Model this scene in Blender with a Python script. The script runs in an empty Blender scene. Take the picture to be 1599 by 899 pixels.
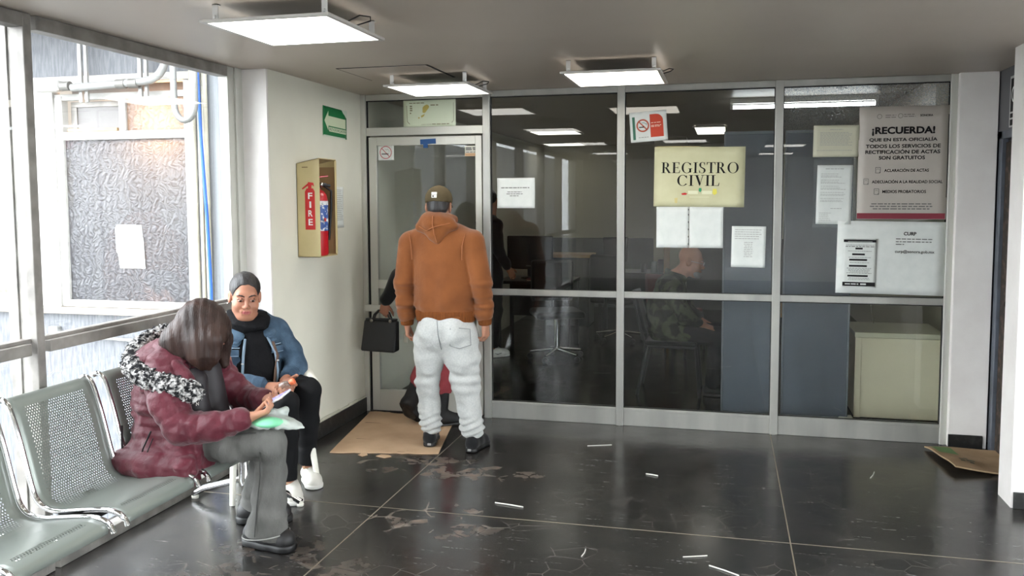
import bpy, bmesh, math, random
import numpy as np
from mathutils import Vector, Matrix, Euler
random.seed(7); np.random.seed(7)
SC = bpy.context.scene
COL = SC.collection
PI = math.pi

# ---------------------------------------------------------------- camera, world, exposure
cam_d = bpy.data.cameras.new('camera'); cam = bpy.data.objects.new('camera', cam_d); COL.objects.link(cam)
YAW, PITCH, ROLL, FPX, CY = .24382, .07579, -.00427, 1342.8, 412.1
_F = Vector((-math.sin(YAW), math.cos(YAW), 0)); _R = Vector((math.cos(YAW), math.sin(YAW), 0)); _U = Vector((0, 0, 1))
_f = _F*math.cos(PITCH) - _U*math.sin(PITCH); _u = _U*math.cos(PITCH) + _F*math.sin(PITCH)
_r = _R*math.cos(ROLL) + _u*math.sin(ROLL); _u2 = _u*math.cos(ROLL) - _R*math.sin(ROLL)
M = Matrix((_r, _u2, -_f)).transposed().to_4x4(); M.translation = Vector((0, 0, 1.6))
cam.matrix_world = M
cam_d.sensor_fit = 'HORIZONTAL'; cam_d.sensor_width = 36.0
cam_d.lens = 36.0*FPX/1599.0
cam_d.shift_y = (CY-449.5)/1599.0
cam_d.clip_start = .05
SC.camera = cam
SC.view_settings.view_transform = 'Standard'; SC.view_settings.look = 'None'
SC.view_settings.gamma = 1.0; SC.view_settings.use_curve_mapping = False
SC.view_settings.exposure = 1.4
SC.cycles.transparent_max_bounces = 24
SC.cycles.max_bounces = 10
SC.cycles.sample_clamp_indirect = 6.0
W = bpy.data.worlds.new('overcast_sky'); SC.world = W; W.use_nodes = True
bgn = W.node_tree.nodes['Background']
bgn.inputs[0].default_value = (.92, .96, 1.0, 1); bgn.inputs[1].default_value = 6.2
LAMP = 3.0          # panel diffusers
TUBE = 5.0

# ---------------------------------------------------------------- helpers
def S(r, g, b):
    f = lambda c: (c/255/12.92) if c/255 <= .04045 else ((c/255+.055)/1.055)**2.4
    return (f(r), f(g), f(b), 1)
def newmat(name):
    m = bpy.data.materials.new(name); m.use_nodes = True
    return m, m.node_tree.nodes, m.node_tree.links, m.node_tree.nodes['Principled BSDF']
def pm(name, col, rough=.5, metal=0., spec=.5, col2=None, nscale=20., bump=0., bscale=80., coat=0., sheen=0., stretch=(1, 1, 1), thresh=(.35, .65), trans=0., alpha=1., detail=4.):
    """principled material with optional noise mottling between two colours and noise bump"""
    m, N, L, b = newmat(name)
    b.inputs['Base Color'].default_value = col; b.inputs['Roughness'].default_value = rough
    b.inputs['Metallic'].default_value = metal; b.inputs['Specular IOR Level'].default_value = spec
    if coat: b.inputs['Coat Weight'].default_value = coat
    if sheen: b.inputs['Sheen Weight'].default_value = sheen
    if trans: b.inputs['Transmission Weight'].default_value = trans
    if alpha < 1: b.inputs['Alpha'].default_value = alpha
    if col2 or bump:
        tc = N.new('ShaderNodeTexCoord'); mp = N.new('ShaderNodeMapping'); mp.inputs['Scale'].default_value = stretch
        L.new(tc.outputs['Object'], mp.inputs['Vector'])
    if col2:
        n = N.new('ShaderNodeTexNoise'); n.inputs['Scale'].default_value = nscale; n.inputs['Detail'].default_value = detail
        L.new(mp.outputs[0], n.inputs['Vector'])
        r = N.new('ShaderNodeValToRGB'); r.color_ramp.elements[0].position = thresh[0]; r.color_ramp.elements[1].position = thresh[1]
        r.color_ramp.elements[0].color = col; r.color_ramp.elements[1].color = col2
        L.new(n.outputs[0], r.inputs[0]); L.new(r.outputs[0], b.inputs['Base Color'])
    if bump:
        n2 = N.new('ShaderNodeTexNoise'); n2.inputs['Scale'].default_value = bscale; n2.inputs['Detail'].default_value = 5
        L.new(mp.outputs[0], n2.inputs['Vector'])
        bp = N.new('ShaderNodeBump'); bp.inputs['Strength'].default_value = bump; bp.inputs['Distance'].default_value = .01
        L.new(n2.outputs[0], bp.inputs['Height']); L.new(bp.outputs[0], b.inputs['Normal'])
    return m
def emat(name, col, st):
    m, N, L, b = newmat(name)
    b.inputs['Base Color'].default_value = col; b.inputs['Emission Color'].default_value = col; b.inputs['Emission Strength'].default_value = st
    return m

WLOC = {}
def tag(o, label=None, cat=None, group=None, kind=None):
    if label: o['label'] = label
    if cat: o['category'] = cat
    if group: o['group'] = group
    if kind: o['kind'] = kind
    return o
def thing(name, label, cat, loc=(0, 0, 0), group=None):
    o = bpy.data.objects.new(name, None); COL.objects.link(o); o.location = loc; o.empty_display_size = .1
    WLOC[o.name] = Vector(loc)
    return tag(o, label, cat, group)
def link(name, me, mat, parent=None, smooth=False, loc=None):
    """link a mesh given in world coordinates, under parent, with its origin at loc (or the parent's)"""
    o = bpy.data.objects.new(name, me); COL.objects.link(o)
    mats = mat if isinstance(mat, (list, tuple)) else [mat]
    for mm in mats: me.materials.append(mm)
    base = WLOC[parent.name] if parent else Vector((0, 0, 0))
    org = Vector(loc) if loc is not None else base
    if org.length > 0: me.transform(Matrix.Translation(-org))
    o.parent = parent; o.location = org - base
    WLOC[o.name] = org
    if smooth:
        me.polygons.foreach_set('use_smooth', [True]*len(me.polygons))
    return o
class MB:
    def __init__(s): s.v = []; s.f = []; s.sm = []; s.mi = []
    def add(s, vs, fs, smooth=False, mi=0):
        n = len(s.v); s.v += [tuple(v) for v in vs]; s.f += [tuple(i+n for i in f) for f in fs]; s.sm += [smooth]*len(fs); s.mi += [mi]*len(fs); return s
    def box(s, x0, x1, y0, y1, z0, z1, bev=0., rot=None, piv=None, mi=0):
        bm = bmesh.new(); bmesh.ops.create_cube(bm, size=1)
        for v in bm.verts: v.co = Vector(((x0+x1)/2+v.co.x*(x1-x0), (y0+y1)/2+v.co.y*(y1-y0), (z0+z1)/2+v.co.z*(z1-z0)))
        if bev > 0: bmesh.ops.bevel(bm, geom=bm.edges[:], offset=bev, segments=2, affect='EDGES', profile=.5)
        if rot is not None:
            R = rot.to_matrix() if isinstance(rot, Euler) else rot
            p = Vector(piv) if piv is not None else Vector(((x0+x1)/2, (y0+y1)/2, (z0+z1)/2))
            for v in bm.verts: v.co = p + R @ (v.co-p)
        bm.verts.index_update()
        s.add([v.co[:] for v in bm.verts], [[v.index for v in f.verts] for f in bm.faces], False, mi); bm.free(); return s
    def poly(s, pts, d, mi=0):
        """prism: planar polygon pts extruded by vector d"""
        n = len(pts); P = [Vector(p) for p in pts]; d = Vector(d)
        s.add(P+[p+d for p in P], [tuple(range(n))[::-1], tuple(range(n, 2*n))]+[(i, (i+1) % n, n+(i+1) % n, n+i) for i in range(n)], False, mi); return s
    def tube(s, path, r, n=10, flat=None, mi=0, closed=False):
        P = [Vector(p) for p in path]; k = len(P); rs = r if isinstance(r, (list, tuple)) else [r]*k
        T = []
        for i in range(k):
            if closed: t = P[(i+1) % k]-P[i-1]
            else: t = P[min(i+1, k-1)]-P[max(i-1, 0)]
            T.append(t.normalized())
        up = Vector((0, 0, 1)) if abs(T[0].z) < .9 else Vector((0, 1, 0))
        u = (up-T[0]*up.dot(T[0])).normalized(); vs = []
        for i in range(k):
            u = (u-T[i]*u.dot(T[i])).normalized(); w = T[i].cross(u)
            for j in range(n):
                a = 2*PI*j/n; vs.append(P[i]+(u*math.cos(a)+w*math.sin(a)*(flat or 1))*rs[i])
        fs = [(i*n+j, i*n+(j+1) % n, ((i+1) % k)*n+(j+1) % n, ((i+1) % k)*n+j) for i in range(k if closed else k-1) for j in range(n)]
        s.add(vs, fs, True, mi)
        if not closed: s.add(vs[:n], [tuple(range(n))[::-1]], False, mi); s.add(vs[-n:], [tuple(range(n))], False, mi)
        return s
    def lathe(s, prof, c, n=24, mi=0, axis='Z'):
        vs = []
        for r, h in prof:
            for j in range(n):
                a = 2*PI*j/n
                p = (r*math.cos(a), r*math.sin(a), h) if axis == 'Z' else ((h, r*math.cos(a), r*math.sin(a)) if axis == 'X' else (r*math.sin(a), h, r*math.cos(a)))
                vs.append((c[0]+p[0], c[1]+p[1], c[2]+p[2]))
        k = len(prof); s.add(vs, [(i*n+j, i*n+(j+1) % n, (i+1)*n+(j+1) % n, (i+1)*n+j) for i in range(k-1) for j in range(n)], True, mi)
        if prof[0][0] > 1e-5: s.add(vs[:n], [tuple(range(n))[::-1]], False, mi)
        if prof[-1][0] > 1e-5: s.add(vs[-n:], [tuple(range(n))], False, mi)
        return s
    def build(s, name, mat, parent=None, loc=None):
        me = bpy.data.meshes.new(name); me.from_pydata(s.v, [], s.f); me.update()
        me.polygons.foreach_set('use_smooth', s.sm); me.polygons.foreach_set('material_index', s.mi)
        bm = bmesh.new(); bm.from_mesh(me); bmesh.ops.recalc_face_normals(bm, faces=bm.faces[:]); bm.to_mesh(me); bm.free()
        return link(name, me, mat, parent, loc=loc)
def box(name, mat, x0, x1, y0, y1, z0, z1, parent=None, bev=0., kind=None, rot=None, loc=None):
    o = MB().box(x0, x1, y0, y1, z0, z1, bev, rot).build(name, mat, parent, loc)
    if kind: o['kind'] = kind
    return o
def frame3(plane):
    """plane: 'Y' read from -Y side, 'X' left wall read from +X side, 'X-' right wall read from -X side -> (right, up, out)"""
    return {'Y': (Vector((1, 0, 0)), Vector((0, 0, 1)), Vector((0, -1, 0))), 'X': (Vector((0, 1, 0)), Vector((0, 0, 1)), Vector((1, 0, 0))),
            'X-': (Vector((0, -1, 0)), Vector((0, 0, 1)), Vector((-1, 0, 0)))}[plane] if isinstance(plane, str) else plane
def text(st, c, w, h, plane, mat, parent, name='lettering', bold=0., th=.0006, stack=1.):
    """lettering fitted to a w x h box centred on c"""
    cu = bpy.data.curves.new('t', 'FONT'); cu.body = st; cu.align_x = 'CENTER'; cu.size = 1; cu.offset = bold; cu.space_line = stack; cu.resolution_u = 3
    o = bpy.data.objects.new('t', cu); COL.objects.link(o); bpy.context.view_layer.update()
    me = bpy.data.meshes.new_from_object(o.evaluated_get(bpy.context.evaluated_depsgraph_get()))
    bpy.data.objects.remove(o); bpy.data.curves.remove(cu)
    n = len(me.vertices); co = np.empty(n*3); me.vertices.foreach_get('co', co); co = co.reshape(-1, 3)
    lo, hi = co.min(0), co.max(0); u = (co[:, 0]-(lo[0]+hi[0])/2)*w/(hi[0]-lo[0]); v = (co[:, 1]-(lo[1]+hi[1])/2)*h/(hi[1]-lo[1])
    R, U, O = [np.array(a) for a in frame3(plane)]
    P = np.array(c)+u[:, None]*R+v[:, None]*U+O*th
    me.vertices.foreach_set('co', P.ravel()); me.update(); me.materials.clear()
    return link(name, me, mat, parent)
def shape2d(polys, c, plane, mat, parent, name, th=.0005, d=.0004):
    """flat printed shapes: list of polygons [(u,v)..] in metres about c, as a thin layer"""
    R, U, O = frame3(plane); mb = MB(); C = Vector(c)
    for p in polys: mb.poly([C+R*a+U*b+O*th for a, b in p], O*d)
    return mb.build(name, mat, parent)
def ring2d(cx, cy, r0, r1, n=28, a0=0, a1=2*PI):
    out = []
    for i in range(n):
        a, b = a0+(a1-a0)*i/n, a0+(a1-a0)*(i+1)/n
        out.append([(cx+r0*math.cos(a), cy+r0*math.sin(a)), (cx+r1*math.cos(a), cy+r1*math.sin(a)), (cx+r1*math.cos(b), cy+r1*math.sin(b)), (cx+r0*math.cos(b), cy+r0*math.sin(b))])
    return out
def stroke2d(pts, w):
    out = []
    for (a, b) in zip(pts[:-1], pts[1:]):
        d = Vector((b[0]-a[0], b[1]-a[1])); d.normalize(); n = Vector((-d.y, d.x)); w0 = w[0] if isinstance(w, tuple) else w
        out.append([(a[0]+n.x*w0/2, a[1]+n.y*w0/2), (a[0]-n.x*w0/2, a[1]-n.y*w0/2), (b[0]-n.x*w0/2, b[1]-n.y*w0/2), (b[0]+n.x*w0/2, b[1]+n.y*w0/2)])
    return out
def rect(a0, a1, b0, b1): return [(a0, b0), (a1, b0), (a1, b1), (a0, b1)]
def lines2d(x0, x1, ys, h, rnd=.25, center=False, gap=True, rs=3):
    """rows of illegible print: runs of short dashes"""
    rr = random.Random(rs); out = []
    for y in ys:
        L = (x1-x0)*(1-rr.random()*rnd); a = (x0+x1-L)/2 if center else x0; e = a+L
        while a < e-.002:
            wl = min(e-a, h*rr.uniform(2, 6)); out.append(rect(a, a+wl, y-h/2, y+h/2)); a += wl+h*.9
    return out
def sheet(name, label, cat, c, w, h, plane, mat, tilt=0., group=None, curl=.004, parent=None, n=10, pts=None, thick=.0008):
    """a sheet of paper fixed to a surface: thing with a slightly waved 'sheet' part; returns (thing, plane-frame)"""
    R, U, O = frame3(plane); R, U, O = Vector(R), Vector(U), Vector(O)
    q = Matrix.Rotation(tilt, 3, O); R = q @ R; U = q @ U
    t = thing(name, label, cat, c, group)
    mb = MB(); C = Vector(c); rr = random.Random(int(abs(c[0])*1000+abs(c[2])*77)); ph = rr.random()*6
    vs = []
    for j in range(n+1):
        for i in range(n+1):
            a, b = i/n-.5, j/n-.5
            cv = curl*(.35*math.sin(5*a+ph)+.35*math.sin(4*b+2*ph)+1.2*(abs(a)*2*abs(b)*2)**3) + curl
            vs.append(C+R*(a*w)+U*(b*h)+O*(cv*.35))
    fs = [(j*(n+1)+i, j*(n+1)+i+1, (j+1)*(n+1)+i+1, (j+1)*(n+1)+i) for j in range(n) for i in range(n)]
    m = len(vs); vs2 = vs+[v+O*thick for v in vs]
    fs2 = [f[::-1] for f in fs]+[tuple(k+m for k in f) for f in fs]
    bd = [i for i in range(n+1)]+[(j+1)*(n+1)-1 for j in range(1, n+1)]+[n*(n+1)+i for i in range(n-1, -1, -1)]+[j*(n+1) for j in range(n-1, 0, -1)]
    fs2 += [(bd[k], bd[(k+1) % len(bd)], bd[(k+1) % len(bd)]+m, bd[k]+m) for k in range(len(bd))]
    mb.add(vs2, fs2, True); mb.build('sheet', mat, t)
    return t, (R, U, O), curl*.75+thick
# ---------------------------------------------------------------- materials of the place
alu = pm('brushed_aluminium', S(178, 178, 172), .38, .55, col2=S(160, 160, 155), nscale=6, stretch=(1, 1, .2))
alu_lt = pm('satin_aluminium', S(196, 196, 188), .42, .4)
alu_dk = pm('dull_window_aluminium', S(150, 146, 140), .5, .35, col2=S(120, 116, 112), nscale=9)
black_gap = pm('dark_gasket', S(25, 25, 25), .7)
ceil_m = pm('painted_ceiling', S(186, 175, 163), .42, spec=.4, col2=S(180, 169, 157), nscale=1.5, bump=.03, bscale=3)
wall_m = pm('cream_paint', S(214, 212, 198), .55, spec=.35, col2=S(207, 205, 191), nscale=2.5, bump=.05, bscale=30)
wall_w = pm('white_paint', S(230, 226, 222), .5, spec=.35, col2=S(222, 217, 213), nscale=5, bump=.06, bscale=25)
base_m = pm('black_baseboard', S(28, 28, 28), .4, col2=S(60, 60, 58), nscale=30, thresh=(.5, .8))
chrome = pm('chrome', S(215, 215, 215), .08, 1.0)
steel_br = pm('conduit_steel', S(205, 205, 203), .35, .6)
white_pl = pm('white_plastic', S(228, 226, 215), .45, col2=S(218, 215, 203), nscale=8)
paper = pm('white_paper', S(218, 221, 217), .7, spec=.2, col2=S(210, 214, 210), nscale=14)
paper_c = pm('cream_card', S(204, 202, 166), .55, spec=.3, col2=S(196, 193, 156), nscale=7)
ink = pm('black_ink', S(24, 22, 24), .6, spec=.2)
ink_g = pm('grey_print', S(112, 112, 110), .7, spec=.2)
ink_l = pm('light_grey_print', S(160, 160, 156), .7, spec=.2)
red_ink = pm('red_print', S(190, 70, 50), .55, spec=.2)
grn_ink = pm('green_print', S(20, 112, 62), .5, spec=.3)
black_cl = pm('black_cloth', S(22, 22, 24), .85, spec=.2, sheen=.2)
black_rub = pm('black_rubber', S(20, 20, 21), .5)
dark_pl = pm('black_plastic', S(24, 24, 26), .4)

def glass_mat(name, tint=(.955, .97, .96, 1), rough=.0, dirt=None):
    m, N, L, b = newmat(name); N.remove(b)
    out = N['Material Output']; tr = N.new('ShaderNodeBsdfTransparent'); tr.inputs[0].default_value = tint
    gl = N.new('ShaderNodeBsdfGlossy'); gl.inputs['Roughness'].default_value = rough
    fr = N.new('ShaderNodeFresnel'); ge = N.new('ShaderNodeNewGeometry'); io = N.new('ShaderNodeMapRange'); io.inputs[3].default_value = 1.5; io.inputs[4].default_value = 1/1.5
    L.new(ge.outputs['Backfacing'], io.inputs[0]); L.new(io.outputs[0], fr.inputs[0])
    mx = N.new('ShaderNodeMixShader'); L.new(fr.outputs[0], mx.inputs[0]); L.new(tr.outputs[0], mx.inputs[1]); L.new(gl.outputs[0], mx.inputs[2])
    last = mx
    if dirt:
        # specks of dried grime on the pane, only in its upper strip
        tc = N.new('ShaderNodeTexCoord'); n1 = N.new('ShaderNodeTexNoise'); n1.inputs['Scale'].default_value = 170; n1.inputs['Detail'].default_value = 3
        L.new(tc.outputs['Object'], n1.inputs['Vector'])
        sp = N.new('ShaderNodeSeparateXYZ'); L.new(tc.outputs['Object'], sp.inputs[0])
        mr = N.new('ShaderNodeMapRange'); mr.inputs[1].default_value = dirt[0]; mr.inputs[2].default_value = dirt[1]; L.new(sp.outputs['Z'], mr.inputs[0])
        m2 = N.new('ShaderNodeMapRange'); m2.inputs[1].default_value = .5; m2.inputs[2].default_value = .72; L.new(n1.outputs[0], m2.inputs[0])
        mu = N.new('ShaderNodeMath'); mu.operation = 'MULTIPLY'; L.new(mr.outputs[0], mu.inputs[0]); L.new(m2.outputs[0], mu.inputs[1])
        tl = N.new('ShaderNodeBsdfTranslucent'); tl.inputs[0].default_value = (.7, .75, .78, 1)
        df = N.new('ShaderNodeBsdfDiffuse'); df.inputs[0].default_value = (.6, .62, .62, 1)
        ad = N.new('ShaderNodeMixShader'); ad.inputs[0].default_value = .35; L.new(tl.outputs[0], ad.inputs[1]); L.new(df.outputs[0], ad.inputs[2])
        m3 = N.new('ShaderNodeMixShader'); L.new(mu.outputs[0], m3.inputs[0]); L.new(mx.outputs[0], m3.inputs[1]); L.new(ad.outputs[0], m3.inputs[2]); last = m3
    L.new(last.outputs[0], out.inputs['Surface'])
    return m
glass = glass_mat('partition_glass'); glass_w = glass_mat('window_glass', (.97, .98, .98, 1)); glass_d = glass_mat('grimy_partition_glass', dirt=(2.0, 2.25))

def floor_mat():
    m, N, L, b = newmat('polished_slate_floor')
    tc = N.new('ShaderNodeTexCoord')
    def noise(sc, det=4, vec=None, dist=0.):
        n = N.new('ShaderNodeTexNoise'); n.inputs['Scale'].default_value = sc; n.inputs['Detail'].default_value = det; n.inputs['Distortion'].default_value = dist
        L.new(vec or tc.outputs['Object'], n.inputs['Vector']); return n
    def ramp(src, p0, p1, c0=(0, 0, 0, 1), c1=(1, 1, 1, 1)):
        r = N.new('ShaderNodeValToRGB'); r.color_ramp.elements[0].position = p0; r.color_ramp.elements[1].position = p1
        r.color_ramp.elements[0].color = c0; r.color_ramp.elements[1].color = c1; L.new(src, r.inputs[0]); return r
    def mixc(f, a, bb, mode='MIX'):
        x = N.new('ShaderNodeMix'); x.data_type = 'RGBA'; x.blend_type = mode
        if isinstance(f, float): x.inputs[0].default_value = f
        else: L.new(f, x.inputs[0])
        for k, v in ((6, a), (7, bb)):
            if isinstance(v, tuple): x.inputs[k].default_value = v
            else: L.new(v, x.inputs[k])
        return x.outputs[2]
    def mth(op, a, c):
        x = N.new('ShaderNodeMath'); x.operation = op
        for k, v in ((0, a), (1, c)):
            if isinstance(v, (int, float)): x.inputs[k].default_value = v
            else: L.new(v, x.inputs[k])
        return x.outputs[0]
    # warp coordinates so stone pieces are irregular
    wn = noise(3, 2); wv = N.new('ShaderNodeVectorMath'); wv.operation = 'MULTIPLY_ADD'
    L.new(wn.outputs['Color'], wv.inputs[0]); wv.inputs[1].default_value = (.12, .12, 0); L.new(tc.outputs['Object'], wv.inputs[2])
    vo = N.new('ShaderNodeTexVoronoi'); vo.inputs['Scale'].default_value = 7.5; L.new(wv.outputs[0], vo.inputs['Vector'])
    ve = N.new('ShaderNodeTexVoronoi'); ve.feature = 'DISTANCE_TO_EDGE'; ve.inputs['Scale'].default_value = 7.5; L.new(wv.outputs[0], ve.inputs['Vector'])
    cell = N.new('ShaderNodeSeparateColor'); L.new(vo.outputs['Color'], cell.inputs[0])
    edge = ramp(ve.outputs['Distance'], .0, .035, (1, 1, 1, 1), (0, 0, 0, 1))
    base = mixc(cell.outputs[0], S(28, 28, 28), S(56, 53, 50))
    base = mixc(noise(5, 6).outputs[0], base, S(40, 39, 38))
    em = mth('MULTIPLY', edge.outputs[0], ramp(noise(2.2, 2).outputs[0], .45, .6).outputs[0])
    base = mixc(mth('MULTIPLY', em, .6), base, S(92, 87, 82))
    # worn brown stones in the trodden area in front of the cardboard
    sp = N.new('ShaderNodeSeparateXYZ'); L.new(tc.outputs['Object'], sp.inputs[0])
    def blob(cx, cy, rx, ry):
        dx = mth('DIVIDE', mth('SUBTRACT', sp.outputs[0], cx), rx); dy = mth('DIVIDE', mth('SUBTRACT', sp.outputs[1], cy), ry)
        d = mth('ADD', mth('MULTIPLY', dx, dx), mth('MULTIPLY', dy, dy)); r = ramp(d, .35, 1.0, (1, 1, 1, 1), (0, 0, 0, 1)); return r.outputs[0]
    reg = mth('MAXIMUM', mth('MAXIMUM', blob(-1.42, 3.98, .42, .27), blob(-1.62, 4.78, .70, .22)), mth('MULTIPLY', blob(-1.9, 3.3, .5, .35), .5))
    pick = ramp(cell.outputs[1], .55, .58).outputs[0]
    inn = ramp(ve.outputs['Distance'], .02, .05).outputs[0]
    worn = mth('MULTIPLY', mth('MULTIPLY', reg, pick), mth('MULTIPLY', inn, ramp(noise(14, 6).outputs[0], .42, .62).outputs[0]))
    brown = mixc(noise(26, 6).outputs[0], S(72, 63, 57), S(142, 124, 110))
    base = mixc(worn, base, brown)
    rim = mth('MULTIPLY', mth('MULTIPLY', reg, ramp(ve.outputs['Distance'], .01, .05, (1, 1, 1, 1), (0, 0, 0, 1)).outputs[0]), ramp(noise(7, 3).outputs[0], .5, .62).outputs[0])
    base = mixc(mth('MULTIPLY', rim, .5), base, S(166, 154, 142))
    # white scuffs
    sc1 = None
    for ang, sc in ((.5, 9), (-.7, 7), (1.5, 8)):
        mp = N.new('ShaderNodeMapping'); mp.inputs['Rotation'].default_value = (0, 0, ang); mp.inputs['Scale'].default_value = (1, 9, 1); mp.inputs['Location'].default_value = (ang*9, sc, 0)
        L.new(tc.outputs['Object'], mp.inputs[0]); r = ramp(noise(sc*.55, 3, mp.outputs[0], .8).outputs[0], .66, .73).outputs[0]
        r = mth('MULTIPLY', r, ramp(noise(60, 4).outputs[0], .42, .6).outputs[0])
        sc1 = r if sc1 is None else mth('MAXIMUM', sc1, r)
    base = mixc(mth('MULTIPLY', sc1, .4), base, S(150, 148, 145))
    L.new(base, b.inputs['Base Color'])
    rough = ramp(noise(3.5, 5).outputs[0], .3, .7, (.16, .16, .16, 1), (.27, .27, .27, 1)).outputs[0]
    rough = mth('ADD', rough, mth('MULTIPLY', worn, .35))
    L.new(rough, b.inputs['Roughness']); b.inputs['Specular IOR Level'].default_value = .55
    bp = N.new('ShaderNodeBump'); bp.inputs['Strength'].default_value = .08; bp.inputs['Distance'].default_value = .01
    hh = mth('ADD', noise(5, 4).outputs[0], mth('MULTIPLY', ve.outputs['Distance'], .8)); L.new(hh, bp.inputs['Height']); L.new(bp.outputs[0], b.inputs['Normal'])
    return m
floor_m = floor_mat()
stucco = pm('grey_ribbed_stucco', S(110, 111, 114), .8, spec=.2, col2=S(94, 96, 100), nscale=60, stretch=(1, 1, .14), thresh=(.42, .6), bump=.9, bscale=38)

# ---------------------------------------------------------------- hallway shell (x: right, y: into the picture, z: up)
XL, XW, YP, ZC = -2.64, -2.80, 5.99, 2.37
YB = -5.2
struct = dict(kind='structure')
box('floor', floor_m, -3.0, 4.2, YB, 13.0, -.2, 0, kind='structure')
box('ceiling', ceil_m, -2.98, 4.2, YB, 13.0, ZC, ZC+.2, kind='structure')
# left wall beside the door, ending in a pillar at the window
MB().box(-2.95, XL, 4.65, 13.0, 0, ZC).build('wall_left', wall_m)['kind'] = 'structure'
box('wall_back', wall_w, -2.98, 4.2, YB-.2, YB, 0, ZC, kind='structure')
MB().box(3.0, 3.2, YB, -4.8, 0, ZC).box(3.0, 3.2, -4.8, .2, 0, .3).box(3.0, 3.2, -4.8, .2, 2.33, ZC).box(3.0, 3.2, .2, .6, 0, ZC).box(3.0, 3.2, 4.4, 4.82, 0, ZC).box(3.0, 3.2, .6, 4.4, 0, .5).box(3.0, 3.2, .6, 4.4, 2.3, ZC).build('wall_right', wall_w)['kind'] = 'structure'  # window openings added in this unseen wall to let more daylight in
wq = MB().box(3.05, 3.12, -4.8, .2, .3, .35, .003).box(3.05, 3.12, -4.8, .2, 2.28, 2.33, .003).box(3.05, 3.12, -4.8, -4.75, .35, 2.28, .003).box(3.05, 3.12, .15, .2, .35, 2.28, .003).box(3.05, 3.12, -2.325, -2.275, .35, 2.28, .003).build('window_16', alu_dk); wq['kind'] = 'structure'  # added out of view to light the posters and end pier
MB().box(3.08, 3.086, -4.75, -2.325, .35, 2.28).build('pane', glass_w, wq); MB().box(3.08, 3.086, -2.275, .15, .35, 2.28).build('pane', glass_w, wq)
wr = MB().box(3.05, 3.12, .6, 4.4, .5, .55, .003).box(3.05, 3.12, .6, 4.4, 2.25, 2.3, .003).box(3.05, 3.12, .6, .65, .55, 2.25, .003).box(3.05, 3.12, 4.35, 4.4, .55, 2.25, .003).box(3.05, 3.12, 2.475, 2.525, .55, 2.25, .003).build('window_15', alu_dk); wr['kind'] = 'structure'  # added out of view to brighten the hallway with daylight
MB().box(3.08, 3.086, .65, 2.475, .55, 2.25).build('pane', glass_w, wr); MB().box(3.08, 3.086, 2.525, 4.35, .55, 2.25).build('pane', glass_w, wr)
box('wall_front', wall_w, 1.445, 3.2, 4.82, 5.03, 0, ZC, kind='structure')
MB().box(1.455, 3.0, 4.806, 4.82, 0, .085, .003).build('baseboard_front', base_m)['kind'] = 'structure'
MB().box(XL, XL+.018, 4.68, 5.97, 0, .105, .004).box(-2.8, XL+.018, 4.632, 4.65, 0, .105, .004).build('baseboard_left', base_m)['kind'] = 'structure'
chip = pm('chipped_plaster', S(188, 186, 170), .8, bump=.6, bscale=60)
mbp = MB()
for k in range(9):
    y0 = 4.66+k*.145; z = .105+random.uniform(0, .012)
    mbp.box(XL-.004, XL+.012, y0, y0+.14, .1, z+.012, .003)
mbp.build('trim_1', chip)['kind'] = 'structure'
# end pier right of the partition
box('wall_end', wall_w, 1.402, 1.625, 5.93, 6.1, 0, ZC, kind='structure', bev=.004)
MB().box(1.40, 1.60, 5.916, 5.93, 0, .085, .003).build('baseboard_end', base_m)['kind'] = 'structure'
# nook with the dark metal door between the pier and the front wall
dgrey = pm('dark_grey_paint', S(92, 92, 94), .5, col2=S(84, 84, 88), nscale=4)
dleaf = pm('dark_door', S(52, 54, 62), .45, col2=S(38, 36, 36), nscale=5, stretch=(1, 1, .3))
rust = pm('rusty_frame', S(44, 36, 30), .8, col2=S(92, 74, 62), nscale=22, thresh=(.5, .75))
box('wall_nook', dgrey, 1.632, 1.78, 5.03, 6.1, 2.0, ZC, kind='structure')
box('wall_nook_rear', dgrey, 1.785, 1.95, 5.03, 6.2, 0, ZC, kind='structure'); box('wall_nook_end', dgrey, 1.60, 1.785, 6.1, 6.2, 0, ZC, kind='structure')
d2 = MB().box(1.632, 1.70, 5.86, 5.93, 0, 2.0, .003).box(1.632, 1.70, 5.03, 5.10, 0, 2.0, .003).box(1.632, 1.70, 5.03, 5.93, 1.95, 2.0, .003).build('door_2', pm('grey_steel_frame', S(96, 102, 112), .45, .2, col2=S(78, 82, 90), nscale=6)); d2['kind'] = 'structure'
MB().box(1.665, 1.70, 5.1, 5.86, .01, 1.95, .003).build('leaf', dleaf, d2)
MB().box(1.65, 1.665, 5.74, 5.85, .02, 1.93, .003).build('edge_strip', rust, d2)
MB().box(1.655, 1.665, 5.70, 5.80, .88, 1.02, .003).lathe([(.0, 0), (.016, 0), (.014, -.012), (0, -.014)], (1.655, 5.75, .95), 14, axis='X').build('lock', rust, d2)

# ---------------------------------------------------------------- window wall on the left
ym = [3.012-1.475*k for k in range(6)]
wy = [4.50]+ym
for k in range(len(wy)):
    y1 = wy[k]; y0 = wy[k+1] if k+1 < len(wy) else YB
    if k+1 >= len(wy): break
    fr = MB()
    fr.box(XW-.07, XW, y0+.05, y1-.05 if k else y1-.02, .955, 1.005, .003)
    fr.box(XW-.075, XW-.03, y0+.05, y1-.02, 1.005, 1.02, .002)
    fr.box(XW-.07, XW, y0+.05, y1-.02, 2.31, 2.369, .003)
    fr.box(XW-.07, XW, y0+.05, y1-.02, .001, .06, .003)
    w = fr.build('window_%d' % (k+1), alu_dk); w['kind'] = 'structure'
    MB().box(XW-.04, XW-.034, y0+.05, y1-.02, 1.02, 2.31).build('pane', glass_w, w)
    MB().box(XW-.04, XW-.034, y0+.05, y1-.02, .06, .955).build('pane', glass_w, w)
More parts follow.
